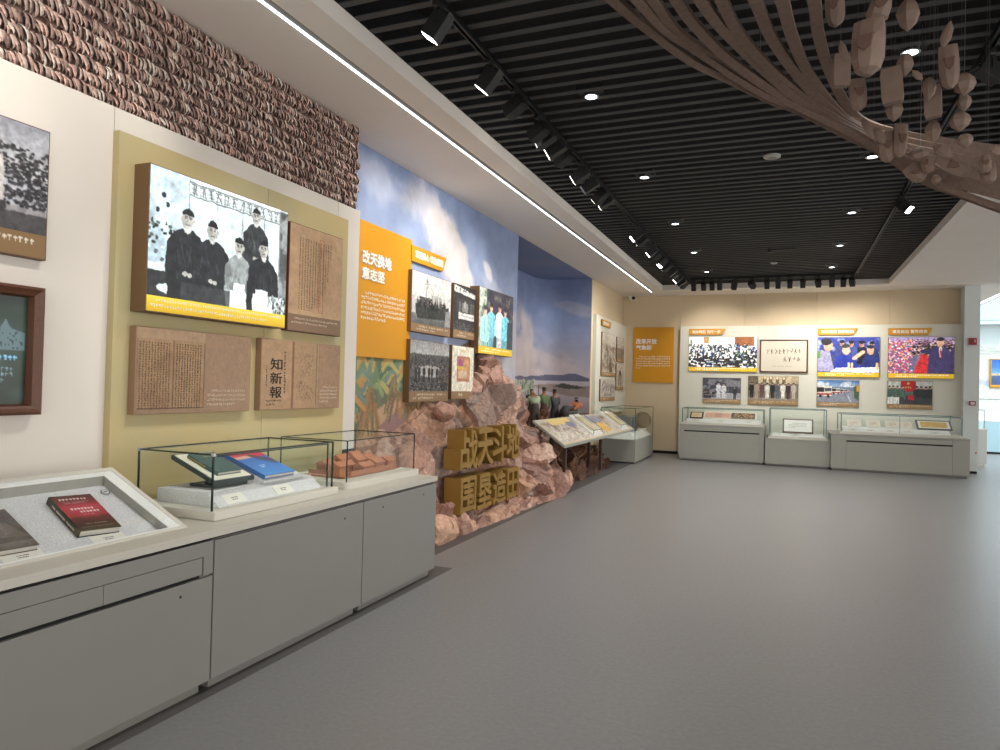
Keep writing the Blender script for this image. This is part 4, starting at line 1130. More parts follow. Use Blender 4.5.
def rock_mesh(y0, y1, step, nt, seed, ncell):
    rg = np.random.default_rng(seed)
    Y = np.arange(y0, y1 + 1e-6, step); T = np.linspace(0, 6, nt)
    kx = np.stack([np.interp(Y, ys, KX[:, k]) for k in range(7)], 1); kz = np.stack([np.interp(Y, ys, KZ[:, k]) for k in range(7)], 1)
    X = np.stack([np.interp(T, np.arange(7), r) for r in kx]); Z = np.stack([np.interp(T, np.arange(7), r) for r in kz])
    P = np.stack([X, np.repeat(Y[:, None], nt, 1), Z], -1)
    dy = np.gradient(P, axis=0); dt = np.gradient(P, axis=1)
    n = np.cross(dy, dt); n /= np.linalg.norm(n, axis=-1, keepdims=True) + 1e-9
    n *= np.sign((n[..., 0] + n[..., 2]))[..., None]
    flat = P.reshape(-1, 3); disp = np.zeros(len(flat)); colr = np.zeros((len(flat), 3))
    pal = np.array([(192, 156, 140), (176, 140, 124), (202, 172, 154), (160, 122, 108), (136, 120, 112), (188, 148, 122), (142, 104, 90)], float)
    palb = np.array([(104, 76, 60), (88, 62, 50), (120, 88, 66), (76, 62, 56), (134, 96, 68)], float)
    for lvl, (nc, amp, tilt, off) in enumerate(((ncell, 1.0, .6, .065), (ncell * 4, 1.0, .32, .012))):
        sd = flat[rg.integers(0, len(flat), nc)]
        g = rg.normal(0, tilt, (nc, 3)); o = rg.normal(0, off, nc)
        warp = np.array([1.0, .8, .75])
        best = np.full(len(flat), 1e9); bi = np.zeros(len(flat), int)
        for k in range(nc):
            d = (((flat - sd[k]) * warp) ** 2).sum(1)
            m = d < best; best[m] = d[m]; bi[m] = k
        dv = ((flat - sd[bi]) * g[bi]).sum(1) + o[bi]
        disp += np.clip(dv, -.09 / (1 + lvl), .13 / (1 + lvl)) * (1.0 if lvl == 0 else .8)
        pick = pal[rg.integers(0, len(pal), nc)]; pickb = palb[rg.integers(0, len(palb), nc)]
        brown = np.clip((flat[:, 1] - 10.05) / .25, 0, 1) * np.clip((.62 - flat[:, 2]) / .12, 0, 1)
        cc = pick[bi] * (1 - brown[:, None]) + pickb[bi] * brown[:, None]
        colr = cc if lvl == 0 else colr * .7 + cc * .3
    t_ = np.tile(T, len(Y)); fade = np.clip(t_ / .8, .15, 1)
    lg = (flat[:, 1] > 6.7) & (flat[:, 1] < 8.7) & (t_ > .9) & (t_ < 3.6)      # the ledge the characters stand on stays low
    fade = np.where(lg, .45, fade); fade = np.where((flat[:, 1] < 8.45) & (t_ > 3.6), .55, fade)
    Q = flat + n.reshape(-1, 3) * (disp * fade)[:, None]
    nY, nT = len(Y), nt
    idx = np.arange(nY * nT).reshape(nY, nT)
    f = np.stack([idx[:-1, :-1], idx[:-1, 1:], idx[1:, 1:], idx[1:, :-1]], -1).reshape(-1, 4)
    mask_in = Q[:, 0] < np.where(Q[:, 1] < 10.07, -3.91, -5.2)
    keep = ~mask_in[f].all(1)
    f = f[keep][:, ::-1]
    mb = MB(); mb.v = [tuple(map(float, q)) for q in Q]; mb.f = [tuple(map(int, q)) for q in f]; mb.c = [tuple(map(float, q)) for q in np.clip(colr, 0, 255)]
    return mb
m_rock = mat('rock_surface', attr=True, rough=.9, var=.28, scale=22, bump=.5, bscale=45)
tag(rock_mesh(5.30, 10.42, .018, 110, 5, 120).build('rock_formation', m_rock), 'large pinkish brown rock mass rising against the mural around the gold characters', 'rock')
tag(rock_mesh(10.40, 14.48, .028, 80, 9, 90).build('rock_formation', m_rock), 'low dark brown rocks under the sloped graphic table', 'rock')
def boulder(x, y, z, rx, ry, rz, col, label, seed):
    bm = bmesh.new(); bmesh.ops.create_icosphere(bm, subdivisions=3, radius=1)
    rg = np.random.default_rng(seed); ds = rg.normal(0, 1, (16, 3)); ds /= np.linalg.norm(ds, axis=1)[:, None]; hs = rg.uniform(.62, .95, 16)
    mb = MB()
    for v in bm.verts:
        d = np.array(v.co); k = np.min(np.where(ds @ d > .05, hs / np.maximum(ds @ d, .05), 9)); k = min(k, 1.05)
        v.co = Vector((d[0] * k * rx + x, d[1] * k * ry + y, d[2] * k * rz + z))
    mb.add([tuple(v.co) for v in bm.verts], [tuple(v.index for v in f.verts) for f in bm.faces], col); bm.free()
    tag(mb.build('boulder', m_rock), label, 'rock')
boulder(-3.20, 6.30, .10, .15, .32, .18, (198, 158, 132), 'smooth tan boulder on the floor between the counter and the gold characters', 1)
boulder(-3.36, 10.55, .10, .11, .22, .16, (116, 84, 66), 'small brown boulder at the foot of the near table legs', 4)
boulder(-3.60, 6.35, .80, .16, .3, .22, (176, 134, 116), 'rounded pink boulder above the far glass case', 6)
boulder(-3.64, 7.15, 1.28, .14, .26, .12, (180, 140, 122), 'rounded pink boulder just under the certificate', 8)

# ------------------------------------------------------------------ small painted figures working in the recess
def figure(joints, edges, colf, loc, rz, label, extra=None, s=1.0):
    root = thing('statue', label, 'figure', loc, rz, group='painted work figures on the rocks')
    me = bpy.data.meshes.new('body')
    names = list(joints); idx = {n: i for i, n in enumerate(names)}
    me.from_pydata([tuple(v * s for v in joints[n][0]) for n in names], [(idx[a], idx[b]) for a, b in edges], [])
    o = bpy.data.objects.new('body', me); COL.objects.link(o)
    md = o.modifiers.new('skin', 'SKIN'); md.use_smooth_shade = True
    for i, n in enumerate(names):
        r = joints[n][1] * s; me.skin_vertices[0].data[i].radius = (r, r)
    me.skin_vertices[0].data[idx['pelvis']].use_root = True
    sb = o.modifiers.new('sub', 'SUBSURF'); sb.levels = 1; sb.render_levels = 1
    bpy.context.view_layer.update()
    m2 = bpy.data.meshes.new_from_object(o.evaluated_get(bpy.context.evaluated_depsgraph_get()))
    bpy.data.objects.remove(o)
    segs = [(np.array(joints[a][0]) * s, np.array(joints[b][0]) * s, a, b) for a, b in edges]
    ca = m2.color_attributes.new('Col', 'FLOAT_COLOR', 'POINT')
    for i, v in enumerate(m2.vertices):
        p = np.array(v.co); bd = 9; bn = 'chest'
        for a, b, na, nb in segs:
            d = b - a; tt = max(0, min(1, (p - a) @ d / (d @ d + 1e-9))); q = np.linalg.norm(p - a - d * tt)
            if q < bd: bd = q; bn = na if tt < .5 else nb
        ca.data[i].color = (*lin(colf(bn)), 1)
    m2.materials.clear(); m2.materials.append(mat('painted_figure', attr=True, rough=.6, var=.1, scale=20))
    m2.polygons.foreach_set('use_smooth', [True] * len(m2.polygons))
    m2.name = 'body'
    link('body', m2, root)
    return root
E_ = [('pelvis', 'chest'), ('chest', 'neck'), ('neck', 'head'), ('head', 'crown'), ('chest', 'sl'), ('sl', 'el'), ('el', 'hl'), ('chest', 'sr'), ('sr', 'er'), ('er', 'hr'),
      ('pelvis', 'pl'), ('pl', 'kl'), ('kl', 'fl'), ('fl', 'tl'), ('pelvis', 'pr'), ('pr', 'kr'), ('kr', 'fr'), ('fr', 'tr')]
def stand(el=(-.24, .02, 1.12), hl=(-.26, -.12, .92), er=(.24, .02, 1.12), hr=(.26, -.12, .92), lean=0.0, bend=0.0):
    def b(x, y, z):   # bend the upper body forward (towards -y) about the hips
        dz = z - .95
        return (x, y - math.sin(bend) * dz, .95 + math.cos(bend) * dz) if dz > 0 else (x, y, z)
    J = {'pelvis': (b(0, 0, .95), .13), 'chest': (b(0, 0, 1.32), .15), 'neck': (b(0, -.01, 1.5), .055), 'head': (b(0, -.03, 1.6), .085), 'crown': (b(0, -.02, 1.70), .075),
         'sl': (b(-.19, 0, 1.42), .07), 'el': (b(*el), .05), 'hl': (b(*hl), .04), 'sr': (b(.19, 0, 1.42), .07), 'er': (b(*er), .05), 'hr': (b(*hr), .04),
         'pl': ((-.1, 0, .86), .095), 'kl': ((-.11, -.03, .48), .07), 'fl': ((-.12, 0, .07), .05), 'tl': ((-.12, -.13, .03), .04),
         'pr': ((.1, 0, .86), .095), 'kr': ((.12, -.02, .48), .07), 'fr': ((.13, .03, .07), .05), 'tr': ((.13, -.1, .03), .04)}
    return J
def scheme(shirt, trouser, skin=(168, 112, 82), hair=(30, 28, 26), bare=False, barelegs=False):
    def f(n):
        if n == 'crown': return hair
        if n in ('head', 'neck', 'hl', 'hr'): return skin
        if n in ('el', 'er'): return skin if bare else shirt
        if n in ('chest', 'sl', 'sr'): return shirt
        if n in ('fl', 'fr', 'tl', 'tr'): return (52, 42, 36)
        if n in ('kl', 'kr') and barelegs: return skin
        return trouser
    return f
GZ = .72; S_ = .49
def hat(root, col, wide=.13, z=1.68, y=-.02):
    MB().add([], []).tube([(0, y * S_, z * S_), (0, y * S_, (z + .005) * S_)], wide * S_, 12).tube([(0, y * S_, z * S_), (0, y * S_, (z + .08) * S_)], [.085 * S_, .07 * S_], 12).build('hat', mat('hat_%d' % col[0], col, rough=.8), root, local=True)
def pole(root, p0, p1, col=(120, 78, 48)):
    MB().tube([tuple(v * S_ for v in p0), tuple(v * S_ for v in p1)], .016 * S_, 6).build('carrying_pole', mat('pole_wood', col, rough=.7), root, local=True)
def basket(root, x, y, z):
    MB().tube([(x * S_, y * S_, (z - .12) * S_), (x * S_, y * S_, z * S_), (x * S_, y * S_, (z + .1) * S_)], [.10 * S_, .17 * S_, .19 * S_], 12).build('basket', mat('woven_basket', (120, 80, 54), rough=.9, var=.3, scale=80), root, local=True)
FZ = math.radians(-143)
f = figure(stand(el=(-.2, -.2, 1.2), hl=(-.15, -.4, 1.1), er=(.22, -.2, 1.2), hr=(.15, -.4, 1.1), bend=.45), E_, scheme((168, 178, 146), (74, 62, 52)), (-4.0, 11.35, GZ), FZ, 'painted figure in a pale green shirt stooping behind the near end of the table', s=S_)
hat(f, (190, 190, 170), .11, 1.56, -.32)
f = figure(stand(el=(-.34, -.02, 1.2), hl=(-.30, -.1, 1.42)), E_, scheme((66, 84, 52), (84, 60, 46)), (-4.22, 11.75, GZ), FZ, 'painted figure in a dark green jacket seen from behind, left of the pair', s=S_)
f = figure(stand(er=(.34, -.04, 1.22), hr=(.42, -.22, 1.2)), E_, scheme((104, 128, 82), (92, 62, 46), barelegs=True), (-4.12, 12.15, GZ), FZ + .2, 'painted figure in a light green jacket carrying a brown basket, right of the pair', s=S_)
basket(f, .16, .16, .82); hat(f, (58, 66, 44), .10)
f = figure(stand(el=(-.28, -.1, 1.2), hl=(-.1, -.3, 1.1), er=(.36, -.1, 1.26), hr=(.52, -.26, 1.36)), E_, scheme((66, 66, 68), (52, 50, 50)), (-3.98, 12.35, GZ - .03), FZ + .3, 'painted figure in grey with a wide hat holding an upright pole', s=S_)
hat(f, (52, 52, 54), .17); pole(f, (.53, -.28, .3), (.56, -.28, 1.9))
f = figure(stand(el=(-.2, -.3, 1.2), hl=(-.15, -.5, 1.5), er=(.2, -.3, 1.2), hr=(.15, -.5, 1.5), bend=1.25), E_, scheme((70, 66, 66), (56, 52, 52), (190, 112, 66), bare=True), (-3.82, 12.35, GZ - .04), FZ - .8, 'painted figure in dark clothes bent double with bare arms', s=S_)
f = figure(stand(el=(-.2, -.25, 1.2), hl=(-.2, -.3, 1.5), er=(.2, -.3, 1.2), hr=(.15, -.5, 1.5), bend=.95), E_, scheme((190, 112, 66), (70, 62, 58), (190, 112, 66), bare=True), (-3.72, 12.75, GZ - .05), FZ - .5, 'painted bare-backed figure bending forward, rightmost on the rocks', s=S_)
hat(f, (92, 92, 94), .14, 1.42, -.60)

# ------------------------------------------------------------------ sloped graphic table in front of the rocks
bt = thing('graphic_table', 'long sloped graphic table on dark legs standing among the brown rocks', 'table', (-3.2, 12.1, 0))
ta = math.atan2(.34, .49)
def bz(x, o=0.0): return .745 + (-2.95 - x) * math.tan(ta) + o
def bslab(xa, xb, ya, yb, o0, o1):
    return MB().hexa([(xa, ya, bz(xa, o0)), (xb, ya, bz(xb, o0)), (xb, yb, bz(xb, o0)), (xa, yb, bz(xa, o0))],
                     [(xa, ya, bz(xa, o1)), (xb, ya, bz(xb, o1)), (xb, yb, bz(xb, o1)), (xa, yb, bz(xa, o1))])
bslab(-2.95, -3.45, 9.67, 14.62, -.035, 0).build('table_panel', mat('panel_edge', (150, 152, 142), rough=.5), bt)
bslab(-2.965, -3.435, 9.70, 14.60, 0.0, .006).build('cream_border', mat('cream_border', (206, 188, 152), rough=.6), bt)
c = Cv(4.8 / .5, 90, (196, 186, 172), 51); A = c.asp
c.clouds((150, 132, 118), .45, .2, 4, .8); c.clouds((228, 220, 208), .5, .12, 9, .9, .3, 1, 0, A * .45, .2); c.clouds((112, 88, 72), .52, .12, 5, .8, .1, .6)
for j in range(400): c.line(*(lambda x, y: (x, y, x + c.rng.uniform(-.1, .1), y + c.rng.uniform(0, .1)))(c.rng.uniform(.1, 3.6), c.rng.uniform(.3, 1)), .012, [(232, 226, 216), (120, 98, 84), (206, 190, 172)][int(c.rng.integers(3))], .8)
c.rect(.9, 0, 2.9, .26, (222, 196, 116)); c.rect(2.3, .2, 3.1, .42, (120, 122, 150)); c.rect(4.9, .05, 6.6, .4, (136, 142, 170), .7); c.rect(5.4, .45, 6.4, .9, (214, 166, 70)); c.clouds((240, 210, 120), .5, .1, 12, .6, .45, .9, 5.4, 6.4, .02)
c.rect(8.2, .2, 9.2, .7, (206, 176, 110)); c.grain(8)
xx = np.linspace(-3.425, -2.98, c.H)[:, None] + np.zeros((1, c.W)); yy = np.linspace(9.74, 14.56, c.W)[None] + np.zeros((c.H, 1))
grid_mesh('graphic_print', np.stack([xx, yy, .745 + (-2.95 - xx) * math.tan(ta) + .0085], -1), c.px, m_print, bt, local=False)
m_leg = mat('brown_leg', (58, 36, 30), rough=.6)
for y in (9.82, 11.95):
    for x in (-2.99, -3.2):
        MB().box(x - .022, x + .022, y - .03, y + .03, .16 if x > -3.1 else .24, bz(x, -.035)).build('leg', m_leg, bt)
for y0, y1, lb in ((11.45, 12.05, 'white display tray with a clear lid, nearer one on the graphic table'), (13.55, 14.2, 'white display tray with a clear lid, farther one on the graphic table')):
    t = thing('display_tray', lb, 'display case', (-3.2, (y0 + y1) / 2, 1.0), group='clear lidded trays on the graphic table')
    bslab(-2.985, -3.43, y0, y1, .0095, .045).build('tray', m_white, t)
    bslab(-2.99, -3.425, y0 + .01, y1 - .01, .046, .10).build('clear_lid', m_glass, t)
    mb = MB()
    for x in (-2.99, -3.425): mb.box(x - .005, x + .005, y0 + .008, y1 - .008, bz(x, .096), bz(x, .104))
    for y in (y0 + .01, y1 - .01):
        for s_ in range(1):
            mb.hexa([(-2.99, y - .005, bz(-2.99, .096)), (-3.425, y - .005, bz(-3.425, .096)), (-3.425, y + .005, bz(-3.425, .096)), (-2.99, y + .005, bz(-2.99, .096))],
                    [(-2.99, y - .005, bz(-2.99, .104)), (-3.425, y - .005, bz(-3.425, .104)), (-3.425, y + .005, bz(-3.425, .104)), (-2.99, y + .005, bz(-2.99, .104))])
        mb.box(-2.995, -2.985, y - .005, y + .005, bz(-2.99, .046), bz(-2.99, .1))
    mb.build('lid_edge', m_edgel, t)
    mb = bslab(-3.05, -3.36, y0 + .08, y0 + .28, .046, .06); mb.build('document', mat('old_paper', (206, 192, 158), rough=.8), t)
    bslab(-3.05, -3.36, y0 + .33, y1 - .06, .046, .055).build('document', mat('old_paper', (206, 192, 158), rough=.8), t)

# ------------------------------------------------------------------ free standing glass cabinet beside the table
t = thing('glass_cabinet', 'tall glass cabinet on a grey base at the far end of the graphic table', 'showcase', (-3.3, 15.8, 0))
MB().box(-3.70, -2.945, 14.76, 16.9, .03, .50).build('base', m_cabb, t, bevel=.004)
MB().box(-3.68, -2.965, 14.78, 16.88, 0, .03).build('plinth', m_black, t)
glass_hood(t, -3.70, -2.955, 14.77, 16.89, .50, 1.175, .011, edge=mat('green_glass_edge', (52, 84, 78), rough=.2), posts=((1, 0), (0, 0), (1, 1)))
t2 = thing('display_block', 'white stepped display block inside the tall glass cabinet', 'display riser', (-3.3, 15.8, .505))
MB().hexa([(-2.98, 14.9, .505), (-3.6, 14.9, .505), (-3.6, 16.8, .505), (-2.98, 16.8, .505)], [(-3.1, 15.0, .64), (-3.55, 15.0, .64), (-3.55, 16.7, .64), (-3.1, 16.7, .64)]).build('block', m_white, t2)
t3 = thing('grey_device', 'boxy grey device on the white block in the tall glass cabinet', 'device', (-3.3, 15.9, .645))
MB().box(-3.5, -3.15, 15.3, 16.0, .645, .98).build('body', mat('grey_plastic', (112, 116, 116), rough=.5), t3, bevel=.01)
MB().box(-3.15, -3.14, 15.36, 15.94, .70, .93).build('front_panel', mat('grey_panel', (86, 90, 90), rough=.4), t3)
t4 = thing('bronze_disc', 'round bronze disc standing beside the grey device in the glass cabinet', 'disc', (-3.2, 16.45, .645))
MB().tube([(-3.13, 16.48, .86), (-3.11, 16.43, .86)], .2, 24).build('disc', mat('aged_bronze', (122, 104, 78), rough=.5, metal=.4), t4)
MB().tube([(-3.11, 16.43, .86), (-3.10, 16.41, .86)], [.15, .13], 24).build('boss', mat('aged_bronze', (122, 104, 78)), t4)
MB().box(-3.2, -3.04, 16.36, 16.54, .60, .67).build('foot', m_white, t4)

# ------------------------------------------------------------------ rear left panel pictures
PR = -3.82
arrow_tag('L', 15.02, 2.975, PR, .84, .14, '富国强军', 'small orange heading tag on the narrow rear left panel', .55)
SEP = (1.0, .93, .82)
def oldphoto(asp, seed, kind):
    c = Cv(asp, 80, (190, 182, 170), seed); A = asp
    c.grad(0, .3, (214, 208, 196), (196, 188, 174))
    if kind == 0:
        c.clouds((120, 104, 86), .42, .15, 7, .9, .25, 1)
        for j in range(60): c.poly([(lambda x, y: (x, y))(*q) for q in (lambda x, y, s: [(x, y), (x + s, y - s * .6), (x + 2 * s, y), (x + 2 * s, y + s), (x, y + s)])(c.rng.uniform(0, A), c.rng.uniform(.3, .95), c.rng.uniform(.02, .05))], [(222, 214, 198), (110, 94, 78), (160, 146, 128)][int(c.rng.integers(3))])
        c.poly([(.5 * A, 1), (.58 * A, .65), (.66 * A, .65), (.74 * A, 1)], (84, 72, 60))
    elif kind == 1:
        c.rect(0, .35, A, 1, (150, 138, 122)); c.rect(.1 * A, .2, .9 * A, .5, (206, 200, 188)); c.clouds((110, 98, 84), .5, .15, 6, .8, .5, 1)
    elif kind == 2:
        c.rect(.2 * A, .15, .8 * A, 1, (206, 198, 184)); c.ell(.5 * A, .45, .22, .18, (70, 62, 54)); c.rect(.28 * A, .45, .72 * A, .95, (96, 84, 72)); c.rect(.42 * A, .5, .58 * A, 1, (188, 178, 162))
    else:
        for j in range(9): c.line(c.rng.uniform(0, A), 1, c.rng.uniform(0, A), .05, .02, [(226, 220, 208), (120, 112, 104)][j % 2])
        c.clouds((110, 104, 98), .5, .15, 6, .8); c.man(.7 * A, .35, .65, (70, 64, 60), legs=(60, 54, 50))
    return c.grain(8)
for a0, a1, b0, b1, k_, lb in ((15.075, 16.44, 1.865, 2.845, 0, 'sepia photograph of a town, largest on the narrow rear left panel'), (16.52, 17.33, 2.235, 2.84, 1, 'sepia photograph of a low building, upper right on the narrow rear left panel'),
                               (16.52, 17.33, 1.55, 2.2, 2, 'sepia photograph of an arched doorway, lower right on the narrow rear left panel'), (15.0, 16.43, 1.30, 1.793, 3, 'sepia photograph of a worker, lowest on the narrow rear left panel')):
    photo_panel('framed_photo', 'L', a0, a1, b0, b1, PR, -3.79, lb, 'picture', oldphoto((a1 - a0) / (b1 - b0) * 1.1, 60 + k_, k_), .09, cap(8, 10, (166, 132, 88), (226, 212, 188), 1, k_), group='sepia photographs on the rear left panel')

# ------------------------------------------------------------------ back wall boards and pictures
root = thing('title_board', 'orange board with white characters on the beige back wall', 'board', matrix=frame('B', -3.61, 17.648, 1.766))
MB().box(0, 1.0, 0, 1.39, 0, .04).build('board', m_orange, root, local=True, bevel=.002)
lettering('title_lettering', '改革开放', m_wt, root, .06, .965, .04, .14, .01, .03, width=.525, height=.135)
lettering('title_lettering', '气象新', m_wt, root, .06, .815, .04, .14, .01, .03, width=.40, height=.125)
glyph_block('paragraph_text', m_wt, root, .07, .665, .94, .056, 6, .0405, 37, .17, gap=.3)
PB = 17.448; FB = 17.40
arrow_tag('B', -2.22, 2.942, PB, .84, .15, '创办特区 先行一步', 'orange heading tag above the conference photograph on the back panel', .66)
arrow_tag('B', .637, 2.932, PB, .82, .15, '东方风来 扬帆起航', 'orange heading tag above the photograph of men at a table', .67)
arrow_tag('B', 2.06, 2.925, PB, .835, .15, '谋定启动 蓄势待发', 'orange heading tag above the photograph of a man waving to crowds', .67)
YC = lambda asp, s: cap(asp, 22, (214, 172, 30), (250, 246, 230), 2, s, .95, .45)
c = Cv(1.565 / .74, 130, (232, 234, 232), 71); A = c.asp
c.rect(0, 0, .68 * A, .22, (246, 248, 246)); c.rect(.02 * A, .08, .05 * A, .3, (120, 140, 120)); c.rect(.22 * A, 0, .30 * A, .2, (190, 150, 96)); c.rect(.68 * A, 0, .96 * A, .28, (150, 92, 54))
for j in range(14): c.rect(.68 * A + j * .042, 0, .68 * A + j * .042 + .008, .28, (110, 66, 40))
c.crowd(0, .22, A, .98, 420, [(70, 96, 150), (240, 242, 240), (96, 130, 110), (40, 60, 130), (226, 230, 232), (120, 130, 130), (245, 245, 245), (30, 40, 50)], .05, (60, 48, 42), .9)
for j in range(24): c.rect(*(lambda x, y: (x, y, x + .12, y + .035))(c.rng.uniform(0, A), c.rng.uniform(.4, .98)), (244, 246, 246), .9)
photo_panel('lightbox_photo', 'B', -2.217, -.65, 2.063, 2.89, PB, FB, 'bright backlit photograph of a hall full of seated delegates, back panel', 'lightbox', c, .10, YC(10, 1), lit=True, group='large colour lightboxes on the back panel')
c = Cv(1.04 / .76, 90, (214, 206, 188), 72); A = c.asp
rg = random.Random(8)
for row, (yy_, n, sz) in enumerate(((.35, 9, .085), (.58, 4, .1))):
    for q in range(n):
        x0 = (.14 + .085 * q) * A if row == 0 else (.5 + .1 * q) * A
        for s_ in range(4): c.line(x0 + rg.uniform(0, sz * .8), yy_ + rg.uniform(-sz, sz), x0 + rg.uniform(0, sz * .8), yy_ + rg.uniform(-sz, sz), .008, (64, 58, 54))
c.ticks(.25 * A, .82, .75 * A, .86, 1, (150, 140, 126), .7, .9, False)
root = thing('framed_calligraphy', 'cream calligraphy sheet in a thin brown frame, back panel', 'picture', matrix=frame('B', -.592, PB, 2.06))
mitre(mb := MB(), 1.04, .768, [(0, 0), (0, .04), (.02, .045), (.03, .03), (.03, 0)]); mb.build('frame', m_wood, root, local=True)
print_face('sheet', c, m_print, root, .028, 1.012, .028, .74, .018)
c = Cv(1.25 / .8, 120, (60, 64, 110), 73); A = c.asp
c.grad(0, .5, (60, 70, 150), (40, 50, 120)); c.clouds((180, 190, 220), .52, .12, 5, .8, 0, .5)
for x, y, r, cl_ in ((.72, .1, 1.0, (24, 26, 40)), (.40, .08, .9, (60, 70, 130)), (.88, .12, .9, (40, 48, 90)), (.55, .1, .9, (70, 80, 150))): c.man(x * A, y, 1.2 * r, cl_, (200, 150, 120), (22, 20, 24))
c.poly([(0, .5), (.05 * A, .36), (.2 * A, .4), (.28 * A, .98), (0, .98)], (150, 146, 176)); c.ell(.17 * A, .24, .12, .16, (206, 158, 128)); c.ell(.14 * A, .13, .14, .10, (30, 28, 32))
c.poly([(.26 * A, .98), (.3 * A, .55), (.42 * A, .5), (.58 * A, .56), (.7 * A, .9), (.7 * A, .98)], (36, 54, 150)); c.ell(.47 * A, .36, .10, .14, (224, 176, 146)); c.ell(.46 * A, .25, .1, .06, (60, 56, 60))
c.line(.6 * A, .6, .74 * A, .42, .05, (226, 180, 150)); c.poly([(.7 * A, .98), (.74 * A, .6), (.86 * A, .5), (A, .6), (A, .98)], (34, 46, 110)); c.ell(.86 * A, .37, .09, .13, (214, 164, 136)); c.ell(.86 * A, .27, .09, .05, (40, 38, 44))
c.poly([(.2 * A, 1), (.3 * A, .88), (A, .84), (A, 1)], (244, 244, 246)); 
for x in (.50, .55, .95): c.rect(x * A, .72, (x + .035) * A, .94, (226, 186, 120))
c.rect(0, .4, .04 * A, .6, (90, 130, 60)); c.grain(7)
photo_panel('lightbox_photo', 'B', .645, 1.895, 1.98, 2.882, PB, FB, 'bright backlit photograph of men in blue at a white table, back panel', 'lightbox', c, .105, YC(8, 2), lit=True, group='large colour lightboxes on the back panel')
c = Cv(1.25 / .8, 120, (120, 84, 110), 74); A = c.asp
c.rect(0, 0, A, .12, (170, 150, 190)); c.crowd(.3 * A, .05, A, .5, 200, [(150, 110, 150), (200, 170, 200), (120, 80, 110), (220, 200, 210)], .05, (226, 186, 160))
c.poly([(.36 * A, .5), (.5 * A, .5), (.66 * A, 1), (.36 * A, 1), (.3 * A, .8)], (110, 104, 130)); c.poly([(.5 * A, .48), (.6 * A, .48), (.7 * A, 1), (.38 * A, 1)], (196, 40, 44))
for j in range(420): c.ell(c.rng.uniform(0, .36) * A, c.rng.uniform(.08, 1), .022, .02, [(226, 96, 130), (240, 170, 190), (120, 60, 90), (250, 220, 220), (190, 60, 90), (90, 110, 170), (240, 190, 110)][int(c.rng.integers(7))], .9)
c.poly([(.60 * A, 1), (.62 * A, .5), (.66 * A, .3), (.76 * A, .25), (.88 * A, .27), (.95 * A, .4), (.94 * A, 1)], (62, 52, 100)); c.poly([(.66 * A, .32), (.52 * A, .33), (.47 * A, .36), (.5 * A, .42), (.66 * A, .46)], (54, 46, 92))
c.ell(.47 * A, .36, .035, .03, (226, 180, 150)); c.ell(.79 * A, .15, .085, .125, (224, 178, 148)); c.ell(.79 * A, .055, .09, .05, (36, 32, 36)); c.poly([(.77 * A, .27), (.82 * A, .27), (.80 * A, .55), (.78 * A, .55)], (240, 236, 240)); c.poly([(.785 * A, .3), (.805 * A, .3), (.81 * A, .55), (.79 * A, .58)], (190, 60, 60))
c.poly([(.95 * A, .3), (A, .26), (A, 1), (.93 * A, 1)], (52, 44, 84)); c.grain(7)
photo_panel('lightbox_photo', 'B', 2.063, 3.313, 1.977, 2.878, PB, FB, 'bright backlit photograph of a man in a dark suit waving to a crowd with flowers', 'lightbox', c, .105, YC(8, 3), lit=True, group='large colour lightboxes on the back panel')
c = bw(.88 / .5, 80, 75); A = c.asp
c.px[:] = (70, 70, 80); c.clouds((150, 150, 158), .5, .15, 6, .8); c.rect(0, .7, A, 1, (170, 170, 178)); c.crowd(0, .55, .35 * A, .8, 40, [(50, 50, 60), (120, 120, 130)], .05); c.man(.42 * A, .2, .75, (226, 228, 232), legs=(214, 216, 220)); c.man(.56 * A, .25, .7, (226, 228, 232), legs=(214, 216, 220)); c.man(.85 * A, .4, .6, (50, 50, 58), legs=(44, 44, 50)); c.rect(.62 * A, .12, A, .4, (130, 130, 138)); c.grain(9)
photo_panel('framed_photo', 'B', -1.875, -.997, 1.297, 1.912, PB, 17.42, 'black and white street photograph, leftmost in the lower row of the back panel', 'picture', c, .105, cap(9, 18, (158, 126, 84), (232, 222, 202), 2, 1, .8, .5), group='small photographs in the lower row of the back panel')
c = Cv(1.1 / .56, 90, (196, 176, 140), 76); A = c.asp
c.rect(.2 * A, 0, .85 * A, .3, (214, 196, 160)); 
for x in (.3, .42, .55, .68): c.rect(x * A, .03, (x + .07) * A, .28, (120, 104, 84)); c.ell((x + .035) * A, .08, .05, .06, (226, 210, 180))
c.rect(0, .0, .2 * A, .5, (110, 100, 84)); c.rect(0, .88, A, 1, (150, 140, 126)); c.rect(0, .3, A, .9, (120, 110, 98))
for i, cl_ in enumerate(((30, 28, 32), (170, 150, 130), (96, 70, 62), (226, 222, 214), (34, 32, 40), (90, 96, 104), (228, 224, 216), (60, 40, 44), (190, 180, 170))): c.man((.07 + .105 * i) * A, .26 + .02 * (i % 2), .66, cl_, (206, 160, 132), (30, 26, 26), cl_, 1.0)
c.grain(7)
photo_panel('framed_photo', 'B', -.838, .26, 1.30, 1.975, PB, 17.42, 'group photograph of nine people in a row in front of a pale building', 'picture', c, .11, cap(9, 18, (158, 126, 84), (232, 222, 202), 2, 2, .8, .5), group='small photographs in the lower row of the back panel')
c = Cv(.86 / .49, 90, (90, 130, 180), 77); A = c.asp
c.grad(0, .4, (70, 112, 170), (176, 196, 216)); c.clouds((226, 232, 238), .5, .12, 4, .8, 0, .4); c.poly([(0, .5), (A, .38), (A, 1), (0, 1)], (136, 142, 156)); c.rect(.2 * A, .3, .9 * A, .45, (84, 104, 130), .6)
